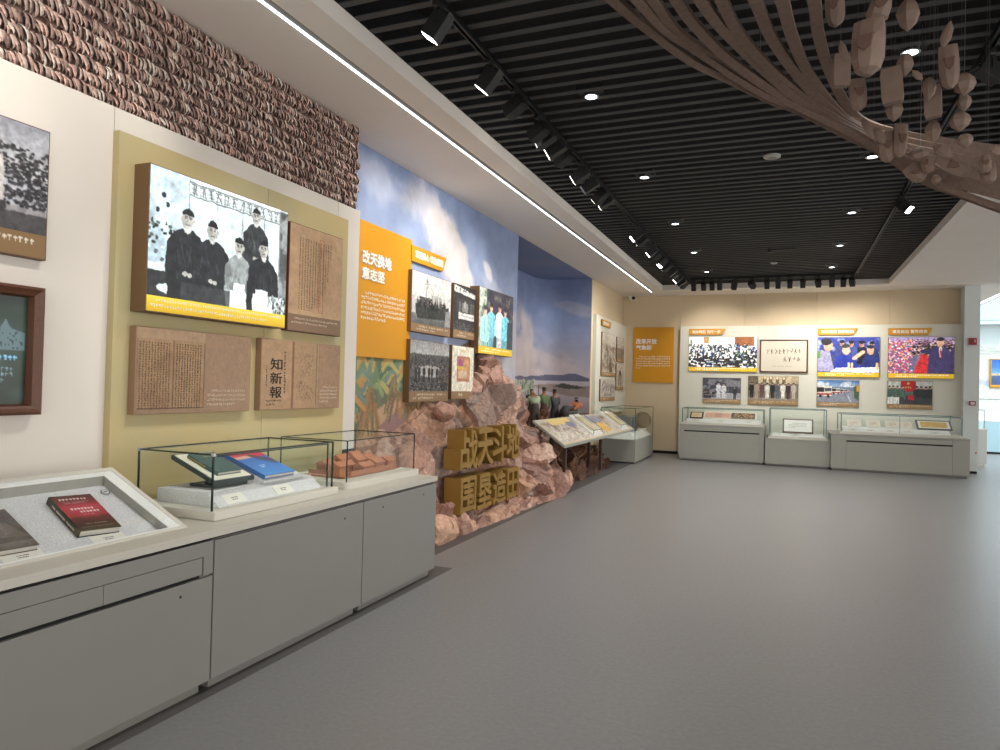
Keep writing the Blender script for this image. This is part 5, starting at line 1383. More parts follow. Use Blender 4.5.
for x, y, s in ((.0, .28, 1.0), (.36, .36, .55), (.56, .40, .36), (.68, .42, .24)):
    c.rect(x * A, y, x * A + .62 * s, y + .45 * s, (222, 214, 198)); c.rect(x * A, y + .06 * s, x * A + .3 * s, y + .26 * s, (46, 40, 44)); c.rect(x * A + .32 * s, y + .09 * s, x * A + .6 * s, y + .22 * s, (60, 70, 90)); c.rect(x * A, y + .32 * s, x * A + .62 * s, y + .40 * s, (170, 60, 60)); c.ell(x * A + .14 * s, y + .46 * s, .06 * s, .06 * s, (30, 30, 34)); c.ell(x * A + .48 * s, y + .46 * s, .06 * s, .06 * s, (30, 30, 34))
c.poly([(.86 * A, .3), (A, .2), (A, .9), (.9 * A, .8)], (70, 96, 60)); c.rect(.94 * A, .2, A, .5, (200, 150, 60)); c.line(.74 * A, .7, .82 * A, 1, .01, (230, 234, 238)); c.grain(6)
photo_panel('framed_photo', 'B', .646, 1.508, 1.31, 1.91, PB, 17.42, 'colour photograph of coaches parked along a road under a blue sky', 'picture', c, .10, cap(9, 18, (158, 126, 84), (232, 222, 202), 2, 3, .8, .5), group='small photographs in the lower row of the back panel')
c = Cv(.86 / .5, 90, (96, 110, 104), 78); A = c.asp
c.rect(0, 0, A, .3, (190, 196, 190)); c.rect(.3 * A, 0, .64 * A, .46, (176, 30, 40))
c.ell(.47 * A, .09, .05, .05, (226, 196, 90)); c.ticks(.34 * A, .22, .6 * A, .34, 1, (226, 200, 120), .9, 1, False)
for x in (.04, .13, .22, .32, .66, .76, .86, .95): c.man(x * A, .18 + .04 * c.rng.random(), .9, (76, 104, 92) if x < .5 else (40, 44, 50), (206, 160, 132), (60, 84, 72) if x < .5 else (26, 24, 26), (226, 228, 224) if x < .3 else (56, 62, 62), 1.05)
c.poly([(.36 * A, 1), (.42 * A, .6), (.62 * A, .6), (.7 * A, 1)], (60, 56, 60)); c.rect(.47 * A, .6, .6 * A, .8, (190, 40, 48)); c.grain(7)
photo_panel('framed_photo', 'B', 2.06, 2.921, 1.308, 1.918, PB, 17.42, 'colour photograph of uniformed people facing others under a red banner', 'picture', c, .10, cap(9, 18, (158, 126, 84), (232, 222, 202), 2, 4, .8, .5), group='small photographs in the lower row of the back panel')

# ------------------------------------------------------------------ showcases along the back wall
def back_case(x0, x1, yf, top, label, drawers, hood, inset=.05):
    t = thing('display_cabinet', label, 'cabinet', ((x0 + x1) / 2, yf + .4, 0), group='grey display cabinets along the back wall')
    yb = 17.445
    MB().box(x0, x1, yf + .015, yb, .05, top - .03).build('body', m_cabb, t)
    MB().box(x0 + .03, x1 - .03, yf + .05, yb - .05, 0, .05).build('plinth', m_cab, t)
    MB().box(x0 - .004, x1 + .004, yf - .004, yb, top - .03, top).build('worktop', m_cabb, t, bevel=.003)
    if drawers:
        a, b = x0 + drawers[0], x1 - drawers[0]; n = drawers[1]; w_ = (b - a) / n
        for i in range(n):
            MB().box(a + i * w_, a + (i + 1) * w_ - .006, yf, yf + .015, top - .135, top - .045).build('drawer', m_cabb, t, bevel=.001)
        MB().box(a, b, yf + .006, yf + .015, top - .165, top - .135).build('finger_groove', m_blackp, t)
        d = MB().box(a, b, yf, yf + .015, .05, top - .165).build('door', m_cabb, t, bevel=.001)
        for q in (.15, .85): MB().tube([(a + (b - a) * q, yf, top - .25), (a + (b - a) * q, yf - .003, top - .25)], .008, 8).build('lock', m_chrome, d)
        MB().box(x0, a - .004, yf, yf + .015, .05, top - .04).build('side_panel', m_cabb, t, bevel=.001)
        MB().box(b + .004, x1, yf, yf + .015, .05, top - .04).build('side_panel', m_cabb, t, bevel=.001)
    else:
        MB().box(x0, x1, yf, yf + .015, .05, top - .03).build('front_panel', m_cabb, t, bevel=.001)
    h0, h1, hz = hood
    MB().box(h0 - .02, h1 + .02, yf + .06, 17.30, top, top + .045).build('hood_plinth', m_plinth, t)
    glass_hood(t, h0, h1, yf + .08, 17.28, top + .045, hz, .016, edge=m_edgel, ew=.02)
    return t
def step(x0, x1, yf, z, label, d=.5, h=.10):
    t = thing('display_step', label, 'display riser', ((x0 + x1) / 2, yf + d / 2, z))
    MB().hexa([(x0, yf, z), (x1, yf, z), (x1, yf + d, z), (x0, yf + d, z)], [(x0, yf + .14, z + h), (x1, yf + .14, z + h), (x1, yf + d, z + h), (x0, yf + d, z + h)]).build('step', m_white, t)
    return t
def tilted_b(name, label, cat, x, y, z, tilt, group=None):
    a = math.radians(tilt); X = Vector((1, 0, 0)); Y = Vector((0, math.cos(a), math.sin(a))); Z = X.cross(Y)
    mm = Matrix.Identity(4)
    for i in range(3): mm[i][0], mm[i][1], mm[i][2] = X[i], Y[i], Z[i]
    mm[0][3], mm[1][3], mm[2][3] = x, y, z
    return thing(name, label, cat, matrix=mm, group=group)
def sheet(label, x, y, z, w, h, bg, cv=None, framed=None, tilt=30, group=None, seed=1):
    t = tilted_b('document', label, 'document', x, y, z, tilt, group)
    MB().box(0, w, 0, h, 0, .02).build('backing', framed or m_white, t, local=True)
    k = cv or Cv(w / h, 40, bg, seed).ticks(.2, .2, w / h - .2, .8, 5, (130, 110, 90), .6, .6)
    e = .03 if framed else .01
    print_face('print', k, m_print, t, e, w - e, e, h - e, .021)
    return t
back_case(-2.235, -.43, 16.25, .825, 'grey display cabinet at the left end of the back wall, two drawers', (.10, 2), (-2.19, -.455, 1.185))
step(-2.12, -.52, 16.40, .871, 'white sloped step in the left back showcase', .6, .07)
sheet('dark framed cream page at the left of the left back showcase', -2.06, 16.60, .945, .29, .26, (216, 186, 146), framed=m_black, seed=3)
c = Cv(1.2 / .26, 50, (226, 210, 196), 81); A = c.asp
c.rect(.05, .12, .52 * A, .9, (222, 176, 154)); c.ticks(.1, .2, .5 * A, .85, 5, (170, 110, 90), .6); c.rect(.2 * A, .2, .34 * A, .8, (196, 150, 130)); c.rect(.52 * A, .08, .97 * A, .95, (52, 48, 42))
for j in range(70): c.ell(c.rng.uniform(.54, .95) * A, c.rng.uniform(.15, .9), .06, .05, [(206, 130, 60), (226, 160, 80), (120, 110, 70)][int(c.rng.integers(3))])
sheet('long open album with pink and dark pages in the left back showcase', -1.75, 16.60, .945, 1.15, .3, (226, 210, 196), cv=c)
for x, lb in ((-2.0, 'first'), (-1.45, 'second'), (-.85, 'third')):
    label_card(tilted_b('label_card', 'white label card, %s from the left in the left back showcase' % lb, 'label', x, 16.43, .896, 26, 'label cards in the left back showcase'), .16, .07, 3)
back_case(-.405, .872, 16.2, .60, 'low plain display cabinet in the middle of the back wall', None, (-.325, .80, 1.238))
step(-.27, .75, 16.34, .646, 'white step in the middle back showcase', .6, .05)
c = Cv(.62 / .32, 60, (240, 238, 230), 82); A = c.asp
c.ticks(.3, .25, A - .3, .7, 4, (120, 116, 110), .6, .4)
sheet('white page in a dark frame standing in the middle back showcase', -.06, 16.55, .712, .62, .34, (240, 238, 230), cv=c, framed=m_wood, tilt=62)
label_card(tilted_b('label_card', 'cream label card below the framed page in the middle back showcase', 'label', .12, 16.37, .67, 20), .18, .08, 5)
back_case(.885, 3.345, 16.1, .775, 'long grey display cabinet at the right end of the back wall, three drawers', (.29, 3), (1.075, 3.225, 1.18))
MB().box(2.142, 2.150, 16.176, 16.184, .82, 1.18).build('pane_joint', m_edgel, bpy.data.objects['display_cabinet.002'])
step(1.12, 3.05, 16.26, .821, 'white sloped step in the right back showcase', .7, .08)
ORD = ['first', 'second', 'third', 'fourth', 'fifth', 'sixth', 'seventh', 'eighth', 'ninth', 'tenth', 'eleventh', 'twelfth', 'thirteenth', 'fourteenth', 'fifteenth', 'sixteenth', 'seventeenth', 'eighteenth']
for i, x in enumerate((1.22, 1.58, 1.94, 2.22)):
    sheet('cream letter sheet in the right back showcase, %s from the left' % ORD[i], x, 16.48, .905, .26 if i < 3 else .2, .26, (232, 222, 204), seed=i + 5, group='letter sheets in the right back showcase')
c = Cv(.62 / .36, 60, (236, 230, 216), 83); A = c.asp
c.rect(.14, .12, A - .14, .88, (214, 170, 70)); c.clouds((232, 200, 120), .5, .15, 5, .7, .12, .88, .14, A - .14, .02)
sheet('yellow certificate in a dark frame at the right of the right back showcase', 2.5, 16.46, .908, .62, .34, (236, 230, 216), cv=c, framed=m_black)
for i, x in enumerate((1.22, 1.56, 1.9, 2.24, 2.7)):
    label_card(tilted_b('label_card', 'white label card in the right back showcase, %s from the left' % ORD[i], 'label', x, 16.29, .846, 26, 'label cards in the right back showcase'), .17, .07, i)

# ------------------------------------------------------------------ fire alarm fittings and dome camera
t = thing('fire_alarm', 'dark red square fire alarm sounder high on the pale column', 'alarm', matrix=frame('B', 3.53, 17.249, 2.695))
MB().box(0, .14, 0, .145, 0, .05).build('housing', mat('alarm_red', (150, 26, 34), rough=.35), t, local=True, bevel=.008)
MB().box(.085, .12, .05, .11, .05, .06).build('strobe', mat('strobe_lens', (206, 150, 150), rough=.2), t, local=True, bevel=.004)
mb = MB()
for q in range(4): mb.box(.02, .07, .03 + q * .022, .04 + q * .022, .05, .053)
mb.build('grille', mat('alarm_dark', (96, 14, 20), rough=.5), t, local=True)
t = thing('call_point', 'small red call point with a white window lower on the pale column', 'alarm', matrix=frame('B', 3.55, 17.249, 1.425))
MB().box(0, .115, 0, .092, 0, .05).build('housing', mat('alarm_red', (190, 40, 48)), t, local=True, bevel=.006)
MB().box(.022, .093, .022, .07, .05, .053).build('window', m_white, t, local=True); MB().box(.045, .07, .04, .052, .053, .055).build('mark', m_inkb, t, local=True)
t = thing('socket', 'tiny red switch near the foot of the pale column', 'switch', matrix=frame('B', 3.67, 17.249, .42))
MB().box(0, .035, 0, .03, 0, .012).build('plate', mat('switch_red', (200, 90, 90), rough=.4), t, local=True, bevel=.003)
t = thing('security_camera', 'white dome security camera in the top left corner of the back wall', 'camera', (-3.66, 17.56, 3.9))
MB().tube([(-3.66, 17.649, 3.91), (-3.66, 17.50, 3.91)], [.075, .075], 20).build('body', m_white, t, bevel=.004)
MB().tube([(-3.62, 17.52, 3.895), (-3.62, 17.47, 3.895)], [.05, .035], 16).build('lens', m_black, t)
t = thing('smoke_detector', 'round white ceiling speaker disc among the slats', 'detector', (-.18, 7.73, 4.07))
MB().tube([(-.18, 7.73, 4.068), (-.18, 7.73, 4.05), (-.18, 7.73, 4.04)], [.085, .085, .06], 24).build('disc', mat('grey_plastic_disc', (176, 176, 172), rough=.5), t)
MB().tube([(-.18, 7.73, 4.041), (-.18, 7.73, 4.036)], .045, 20).build('grille', mat('disc_grille', (140, 138, 132), rough=.6), t)
t = thing('smoke_detector', 'small pale sensor at the rear of the slatted ceiling', 'detector', (-.26, 14.2, 4.07))
MB().tube([(-.26, 14.2, 4.068), (-.26, 14.2, 4.05)], [.07, .05], 16).build('disc', mat('grey_plastic_disc', (176, 176, 172)), t)
t = thing('ceiling_sensor', 'black sensor hanging under the slats near the rear', 'sensor', (-.3, 12.76, 4.07))
MB().tube([(-.3, 12.76, 4.068), (-.3, 12.76, 4.0)], .04, 12).build('body', m_black, t); MB().box(-.27, .1, 12.74, 12.78, 4.03, 4.06).build('arm', m_black, t)

# ------------------------------------------------------------------ downlights
def spot(name, parent, loc, energy, ang, blend=.6, r=.04, col=(1, .96, .9), rot=(0, 0, 0)):
    l = bpy.data.lights.new(name, 'SPOT'); l.energy = energy; l.spot_size = math.radians(ang); l.spot_blend = blend; l.shadow_soft_size = r; l.color = col
    o = bpy.data.objects.new(name, l); COL.objects.link(o); o.parent = parent; o.location = loc; o.rotation_euler = rot
    return o
def downlight(x, y, label):
    t = thing('downlight', label, 'ceiling light', (x, y, 4.07), group='downlights in the slatted ceiling')
    vs = []; n = 24
    for r, z in ((.066, .02), (.066, -.012), (.05, -.014), (.046, .01)): vs += [(r * math.cos(2 * PI * k / n), r * math.sin(2 * PI * k / n), z) for k in range(n)]
    MB().add(vs, [(j * n + k, j * n + (k + 1) % n, (j + 1) * n + (k + 1) % n, (j + 1) * n + k) for j in range(3) for k in range(n)]).build('ring', m_chrome, t, local=True)
    MB().tube([(0, 0, .012), (0, 0, -.008)], [.046, .042], 20).build('lens', m_down, t, local=True)
    MB().box(-.11, .11, -.09, .09, .02, .06).build('housing', m_black, t, local=True)
    spot('downlight_beam', t, (0, 0, -.03), DOWN * (.12 if x > 0 and y < 7 else 1), 115, .8, .05, (1, .98, .95))
for i, y in enumerate((3.25, 5.67, 8.06, 10.48, 12.76, 14.92)):
    for x, nm in ((-1.57, 'left'), (.78, 'right')):
        downlight(x, y, 'recessed downlight, %s from the near end of the %s row' % (ORD[i], nm))

# ------------------------------------------------------------------ lighting tracks and track spots
def track(x0, x1, y0, y1, label):
    t = thing('lighting_track', label, 'lighting track', ((x0 + x1) / 2, (y0 + y1) / 2, 4.04))
    if x1 - x0 < y1 - y0:
        MB().box(x0, x0 + .012, y0, y1, 4.022, 4.06).box(x1 - .012, x1, y0, y1, 4.022, 4.06).box(x0, x1, y0, y1, 4.05, 4.066).build('rail', m_black, t)
        MB().box(x0 + .014, x1 - .014, y0, y1, 4.044, 4.05).build('conductor', mat('track_groove', (52, 50, 48), rough=.4), t)
    else:
        MB().box(x0, x1, y0, y0 + .012, 4.022, 4.06).box(x0, x1, y1 - .012, y1, 4.022, 4.06).box(x0, x1, y0, y1, 4.05, 4.066).build('rail', m_black, t)
        MB().box(x0, x1, y0 + .014, y1 - .014, 4.044, 4.05).build('conductor', mat('track_groove', (52, 50, 48)), t)
track(-2.125, -2.075, -1.0, 15.7, 'long black lighting track parallel to the left wall')
track(1.245, 1.295, -1.0, 15.6, 'black lighting track on the right side of the slatted ceiling')
track(-2.0, 1.22, 15.73, 15.78, 'black lighting track across the rear of the slatted ceiling')
HM = {}
def head_meshes():
    mb = MB().box(-.055, .055, -.05, .05, -.095, .075); HM['lamp_head'] = mb
    HM['lens'] = MB().box(-.046, .046, -.041, .041, -.0975, -.094)
    HM['cooling_fins'] = MB()
    for k in range(5): HM['cooling_fins'].box(-.05 + .022 * k, -.042 + .022 * k, -.045, .045, .075, .10)
head_meshes()
proto = {}
def track_spot(x, y, tilt, yaw, label, group, energy=0, ang=55, lit=True, col=(1, .95, .88)):
    """tilt: angle of the beam from straight down; yaw: compass direction of the beam, 0 = +x"""
    t = thing('track_spotlight', label, 'spotlight', (x, y, 4.02), yaw, group)
    if not proto:
        proto['adapter'] = MB().box(-.02, .02, -.05, .05, -.022, .03).build('track_adapter', m_black, t, local=True)
        proto['arm'] = MB().tube([(0, 0, -.022), (0, 0, -.055)], .012, 8).box(-.012, .012, -.058, -.052, -.13, -.045).box(-.012, .012, .052, .058, -.13, -.045).box(-.012, .012, -.058, .058, -.05, -.042).build('bracket', m_black, t, local=True)
        h = HM['lamp_head'].build('lamp_head', m_black, t, local=True, bevel=.003); proto['head'] = h
        proto['lens'] = HM['lens'].build('lens', m_lens, h, local=True); proto['fins'] = HM['cooling_fins'].build('cooling_fins', m_black, h, local=True)
        proto['dark'] = mat('lamp_lens_dim', (70, 68, 64), rough=.2)
        parts = proto
        head, lens = proto['head'], proto['lens']
    else:
        for k in ('adapter', 'arm'):
            o = proto[k].copy(); COL.objects.link(o); o.parent = t
        head = proto['head'].copy(); COL.objects.link(head); head.parent = t
        lens = proto['lens'].copy(); COL.objects.link(lens); lens.parent = head
        fi = proto['fins'].copy(); COL.objects.link(fi); fi.parent = head
    head.location = (0, 0, -.13); head.rotation_euler = (0, -tilt, 0)
    if not lit:
        lens.material_slots[0].link = 'OBJECT'; lens.material_slots[0].material = proto['dark']
    if energy: spot('spot_beam', head, (0, 0, -.11), energy, ang, .7, .045, col)
    return t
R_ = math.radians
GL = 'spotlights on the long left track'
rg = random.Random(12)
lefts = [(.6, 60, PI, 1), (1.7, 58, PI, 1), (2.6, 58, PI, 1), (3.90, 36, PI * 1.03, 1), (4.73, 40, PI, 1), (5.27, 66, PI * .9, 1), (5.86, 68, PI * .88, 1), (6.05, 62, PI * .96, 1), (6.35, 60, PI * 1.05, 1), (6.62, 70, PI * .85, 1),
         (7.22, 60, PI, 1), (7.62, 55, PI * 1.1, 1), (8.1, 50, PI * .9, 1), (8.35, 58, PI, 1), (10.3, 50, PI * 1.1, 1), (10.7, 56, PI * .9, 1), (11.6, 50, PI * 1.05, 1), (11.95, 60, PI * .8, 1), (12.65, 40, PI * 1.2, 1), (13.1, 58, PI * .9, 1),
         (13.75, 52, PI, 1), (14.1, 62, PI * .85, 1), (14.6, 50, PI * 1.05, 1), (15.1, 60, PI * .95, 1), (15.45, 55, PI * .8, 1)]
WATT = {0: .6, 1: .75, 2: .75, 3: 1.0, 4: .55, 5: .38, 6: .36, 8: .42, 10: 1.2, 12: 1.1, 13: .9, 14: .6, 16: .5, 17: 1.0, 18: .4, 19: .9, 21: 1, 22: 1, 24: .8, 7: .9, 9: .9}
NUM = ORD + ['nineteenth', 'twentieth', 'twenty-first', 'twenty-second', 'twenty-third', 'twenty-fourth', 'twenty-fifth', 'twenty-sixth']
for i, (y, ti, ya, w_) in enumerate(lefts):
    track_spot(-2.1, y, R_(ti), ya, 'black box spotlight, %s from the near end of the left track' % NUM[i], GL, SPOT_WALL * WATT.get(i, 0), 62, lit=(i in WATT or i % 3 == 0))
for i, (x, ti, ya) in enumerate(((-1.93, 30, PI * .5), (-1.72, 50, PI * .5), (-1.54, 52, PI * .5), (-1.38, 20, PI * .5), (-1.08, 28, PI * .62), (-.72, 60, PI * .35), (-.42, 50, PI * .5), (-.2, 22, PI * .5), (.03, 50, PI * .5), (.28, 52, PI * .5), (.57, 54, PI * .42), (.83, 18, PI * .5), (1.04, 50, PI * .5), (1.2, 54, PI * .42))):
    track_spot(x, 15.755, R_(ti), ya, 'black box spotlight, %s from the left on the rear track' % ORD[i], 'spotlights on the rear track', SPOT_BACK * (1.3 if i == 13 else 1.0 if i in (1, 2, 6, 8, 9, 10, 12, 13) else 0), 80, lit=False)
for i, (y, ti, ya) in enumerate(((4.6, 50, 0), (5.75, 60, .4), (9.55, 45, -.6))):
    track_spot(1.27, y, R_(ti), ya, 'black box spotlight, %s from the near end of the right track' % ORD[i], 'spotlights on the right track', 0, lit=(i == 2))

# ------------------------------------------------------------------ hanging wooden sculpture
RIBBONS=[
[(-0.844, 2.9, 3.42),(-0.762, 3.1, 3.378),(-0.671, 3.5, 3.418),(-0.53, 3.95, 3.443),(-0.342, 4.3, 3.45),(-0.127, 4.65, 3.439),(0.051, 4.9, 3.434),(0.364, 5.15, 3.313),(0.559, 5.3, 3.24),(0.804, 5.35, 3.048),(1.034, 5.35, 2.921),(1.243, 5.3, 2.795),(1.527, 5.2, 2.622)],
[(-0.724, 2.9, 3.395),(-0.651, 3.1, 3.357),(-0.59, 3.5, 3.404),(-0.486, 3.85, 3.447),(-0.286, 4.3, 3.442),(-0.115, 4.6, 3.43),(0.05, 4.85, 3.428),(0.374, 5.12, 3.315),(0.58, 5.27, 3.221),(0.813, 5.33, 3.048),(1.035, 5.3, 2.915),(1.231, 5.25, 2.797),(1.527, 5.2, 2.64)],
[(-0.657, 2.95, 3.41),(-0.588, 3.15, 3.371),(-0.536, 3.6, 3.423),(-0.379, 4.05, 3.464),(-0.18, 4.45, 3.453),(0.049, 4.8, 3.422),(0.372, 5.1, 3.322),(0.607, 5.3, 3.214),(0.824, 5.33, 3.054),(1.243, 5.3, 2.827),(1.527, 5.2, 2.683)],
[(-0.537, 3.0, 3.413),(-0.493, 3.2, 3.379),(-0.444, 3.5, 3.399),(-0.332, 4.0, 3.446),(-0.125, 4.5, 3.453),(0.11, 4.9, 3.426),(0.4, 5.15, 3.329),(0.631, 5.3, 3.212),(0.928, 5.4, 3.078),(1.265, 5.4, 2.936),(1.584, 5.4, 2.833)],
[(-0.436, 3.0, 3.392),(-0.387, 3.2, 3.359),(-0.32, 3.6, 3.406),(-0.172, 4.2, 3.464),(0.0, 4.65, 3.459),(0.172, 4.95, 3.424),(0.416, 5.2, 3.344),(0.691, 5.4, 3.237),(1.003, 5.5, 3.121),(1.311, 5.6, 3.046),(1.642, 5.6, 2.964)],
[(-0.337, 3.0, 3.372),(-0.301, 3.25, 3.369),(-0.251, 3.7, 3.422),(-0.12, 4.25, 3.467),(0.046, 4.7, 3.473),(0.221, 5.0, 3.43),(0.432, 5.25, 3.367),(0.734, 5.5, 3.285),(1.039, 5.7, 3.225),(1.358, 5.8, 3.161),(1.7, 5.8, 3.082)],
[(-0.204, 3.05, 3.373),(-0.158, 3.3, 3.368),(-0.1, 3.8, 3.424),(0.043, 4.5, 3.49),(0.233, 5.0, 3.462),(0.423, 5.3, 3.412),(0.722, 5.65, 3.378),(1.075, 5.9, 3.341),(1.404, 6.0, 3.281),(1.758, 6.0, 3.204)],
[(-0.103, 3.1, 3.38),(-0.049, 3.35, 3.374),(-0.005, 3.8, 3.418),(0.085, 4.45, 3.499),(0.259, 5.05, 3.49),(0.431, 5.4, 3.461),(0.74, 5.8, 3.47),(1.101, 6.05, 3.438),(1.45, 6.2, 3.397),(1.815, 6.2, 3.323)],
[(0.038, 3.2, 3.408),(0.086, 3.45, 3.401),(0.125, 3.95, 3.467),(0.208, 4.55, 3.523),(0.336, 5.15, 3.545),(0.485, 5.6, 3.562),(0.759, 5.95, 3.564),(1.128, 6.2, 3.538),(1.496, 6.4, 3.51),(1.873, 6.4, 3.432)],
]
HANGING=[
('clog', 0.201, 4.0, 3.627, 0.095, 0.2, 3) ,
('clog', 0.35, 3.9, 3.345, 0.151, 0.287, 0) ,
('scoop', 0.4, 3.9, 3.538, 0.11, 0.15, -18) ,
('bud', 0.563, 4.2, 3.62, 0.122, 0.165, 0) ,
('sliver', 0.76, 4.3, 3.538, 0.059, 0.134, -15) ,
('clog', 0.79, 4.4, 3.399, 0.098, 0.24, 3) ,
('sliver', 0.249, 4.1, 3.437, 0.048, 0.118, 14) ,
('block', 0.252, 4.3, 3.415, 0.09, 0.18, 0) ,
('clog', 0.356, 4.5, 3.345, 0.093, 0.187, 4) ,
('bud', 0.58, 4.4, 3.442, 0.095, 0.123, 0) ,
('sliver', 0.639, 4.4, 3.378, 0.039, 0.078, 40) ,
('block', 0.518, 4.4, 3.333, 0.107, 0.196, 4) ,
('bud', 0.554, 4.6, 3.263, 0.105, 0.123, 0) ,
('bud', 0.713, 4.5, 3.33, 0.079, 0.124, 0) ,
('block', 0.75, 4.6, 3.29, 0.086, 0.184, 2) ,
('bud', 0.9, 4.6, 3.367, 0.125, 0.125, 0) ,
('bud', 0.931, 4.75, 3.318, 0.082, 0.099, 0) ,
('bud', 0.903, 4.7, 3.192, 0.116, 0.11, 0) ,
('bud', 0.949, 4.8, 3.11, 0.089, 0.083, 10) ,
('bud', 0.785, 4.8, 3.182, 0.096, 0.126, 0) ,
('sliver', 0.433, 4.8, 3.254, 0.049, 0.148, 22) ,
('sliver', 0.515, 4.95, 3.247, 0.063, 0.127, 28) ,
('clog', 0.561, 5.0, 3.182, 0.096, 0.198, 6) ,
('clog', 0.638, 5.0, 3.212, 0.089, 0.216, -4) ,
('bud', 0.759, 5.1, 3.142, 0.122, 0.09, 10) ,
('scoop', 0.804, 5.1, 3.079, 0.077, 0.121, 20) ,
('sliver', 0.885, 5.1, 3.154, 0.082, 0.127, 50) ,
('scoop', 0.946, 5.1, 3.046, 0.101, 0.214, 65) ,
('clog', 0.751, 5.15, 3.041, 0.104, 0.129, 40) ,
('bud', 0.872, 5.2, 2.999, 0.065, 0.065, 0) ,
('scoop', 1.093, 5.0, 3.02, 0.073, 0.11, 0) ,
('clog', 1.12, 5.05, 2.971, 0.086, 0.123, 4) ,
('sliver', 1.148, 5.0, 3.1, 0.061, 0.085, 70) ,
]
m_rib = mat('bent_wood', (122, 103, 92), rough=.8, spec=.2, var=.14, scale=40, stretch=(1, 1, 1))
m_shoe = mat('carved_wood', (130, 109, 96), rough=.65, var=.08, scale=18)
root = thing('ribbon_sculpture', 'sweeping sculpture of bent brown wooden ribbons under the dark slatted ceiling', 'sculpture', (.4, 5.0, 3.4))
def spline(P, n=8):
    P = [Vector(p) for p in P]; out = []
    for i in range(len(P) - 1):
        p0, p1, p2, p3 = P[max(i - 1, 0)], P[i], P[i + 1], P[min(i + 2, len(P) - 1)]
        for k in range(n):
            t = k / n
            out.append(0.5 * ((2 * p1) + (p2 - p0) * t + (2 * p0 - 5 * p1 + 4 * p2 - p3) * t * t + (3 * p1 - p0 - 3 * p2 + p3) * t ** 3))
    out.append(P[-1]); return out
RW = [.05, .045, .05, .05, .05, .052, .055, .055, .055]
for i, P in enumerate(RIBBONS):
    pts = spline(P); mb = MB(); vs = []; n = len(pts)
    for j, p in enumerate(pts):
        t = (pts[min(j + 1, n - 1)] - pts[max(j - 1, 0)]).normalized()
        q = j / (n - 1)
        # the flat of the ribbon looks downward at first and turns to stand on edge towards the right end
        nn_ = (Vector((0, -.35, -1)) * (1 - q) + Vector((0, -1, -.25)) * q)
        nn_ = (nn_ - t * nn_.dot(t)).normalized(); s = t.cross(nn_).normalized()
        w = RW[i] * (1 - .5 * q if i < 3 else 1 + 1.3 * max(0, q - .4)) * .5; th = .014
        vs += [p - s * w - nn_ * th, p + s * w - nn_ * th, p + s * w + nn_ * th, p - s * w + nn_ * th]
    fs = [(j * 4 + k, j * 4 + (k + 1) % 4, (j + 1) * 4 + (k + 1) % 4, (j + 1) * 4 + k) for j in range(n - 1) for k in range(4)]
    fs += [(0, 3, 2, 1), ((n - 1) * 4, (n - 1) * 4 + 1, (n - 1) * 4 + 2, (n - 1) * 4 + 3)]
    mb.add(vs, fs); mb.build('ribbon', m_rib, root)
# three long edge strips of the hull at the right
for i, dz in enumerate((.06, .12, .18)):
    P = [(x, y + .12 + .05 * i, z + dz) for (x, y, z) in RIBBONS[3][-6:]]
    mb = MB(); pts = spline(P); vs = []
    for p in pts: vs += [p + Vector((0, 0, -.03)), p + Vector((0, .02, -.03)), p + Vector((0, .02, .03)), p + Vector((0, 0, .03))]
    n = len(pts)
    mb.add(vs, [(j * 4 + k, j * 4 + (k + 1) % 4, (j + 1) * 4 + (k + 1) % 4, (j + 1) * 4 + k) for j in range(n - 1) for k in range(4)] + [(0, 3, 2, 1), ((n - 1) * 4, (n - 1) * 4 + 1, (n - 1) * 4 + 2, (n - 1) * 4 + 3)])
    mb.build('ribbon', m_rib, root)
mb = MB()
for (x, y, z) in (RIBBONS[0][2], RIBBONS[4][3], RIBBONS[0][9], RIBBONS[8][6], RIBBONS[8][8]): mb.tube([(x, y, z), (x, y, 4.1)], .002, 5)
mb.build('wire', mat('steel_wire', (150, 150, 150), rough=.3, metal=1), root)

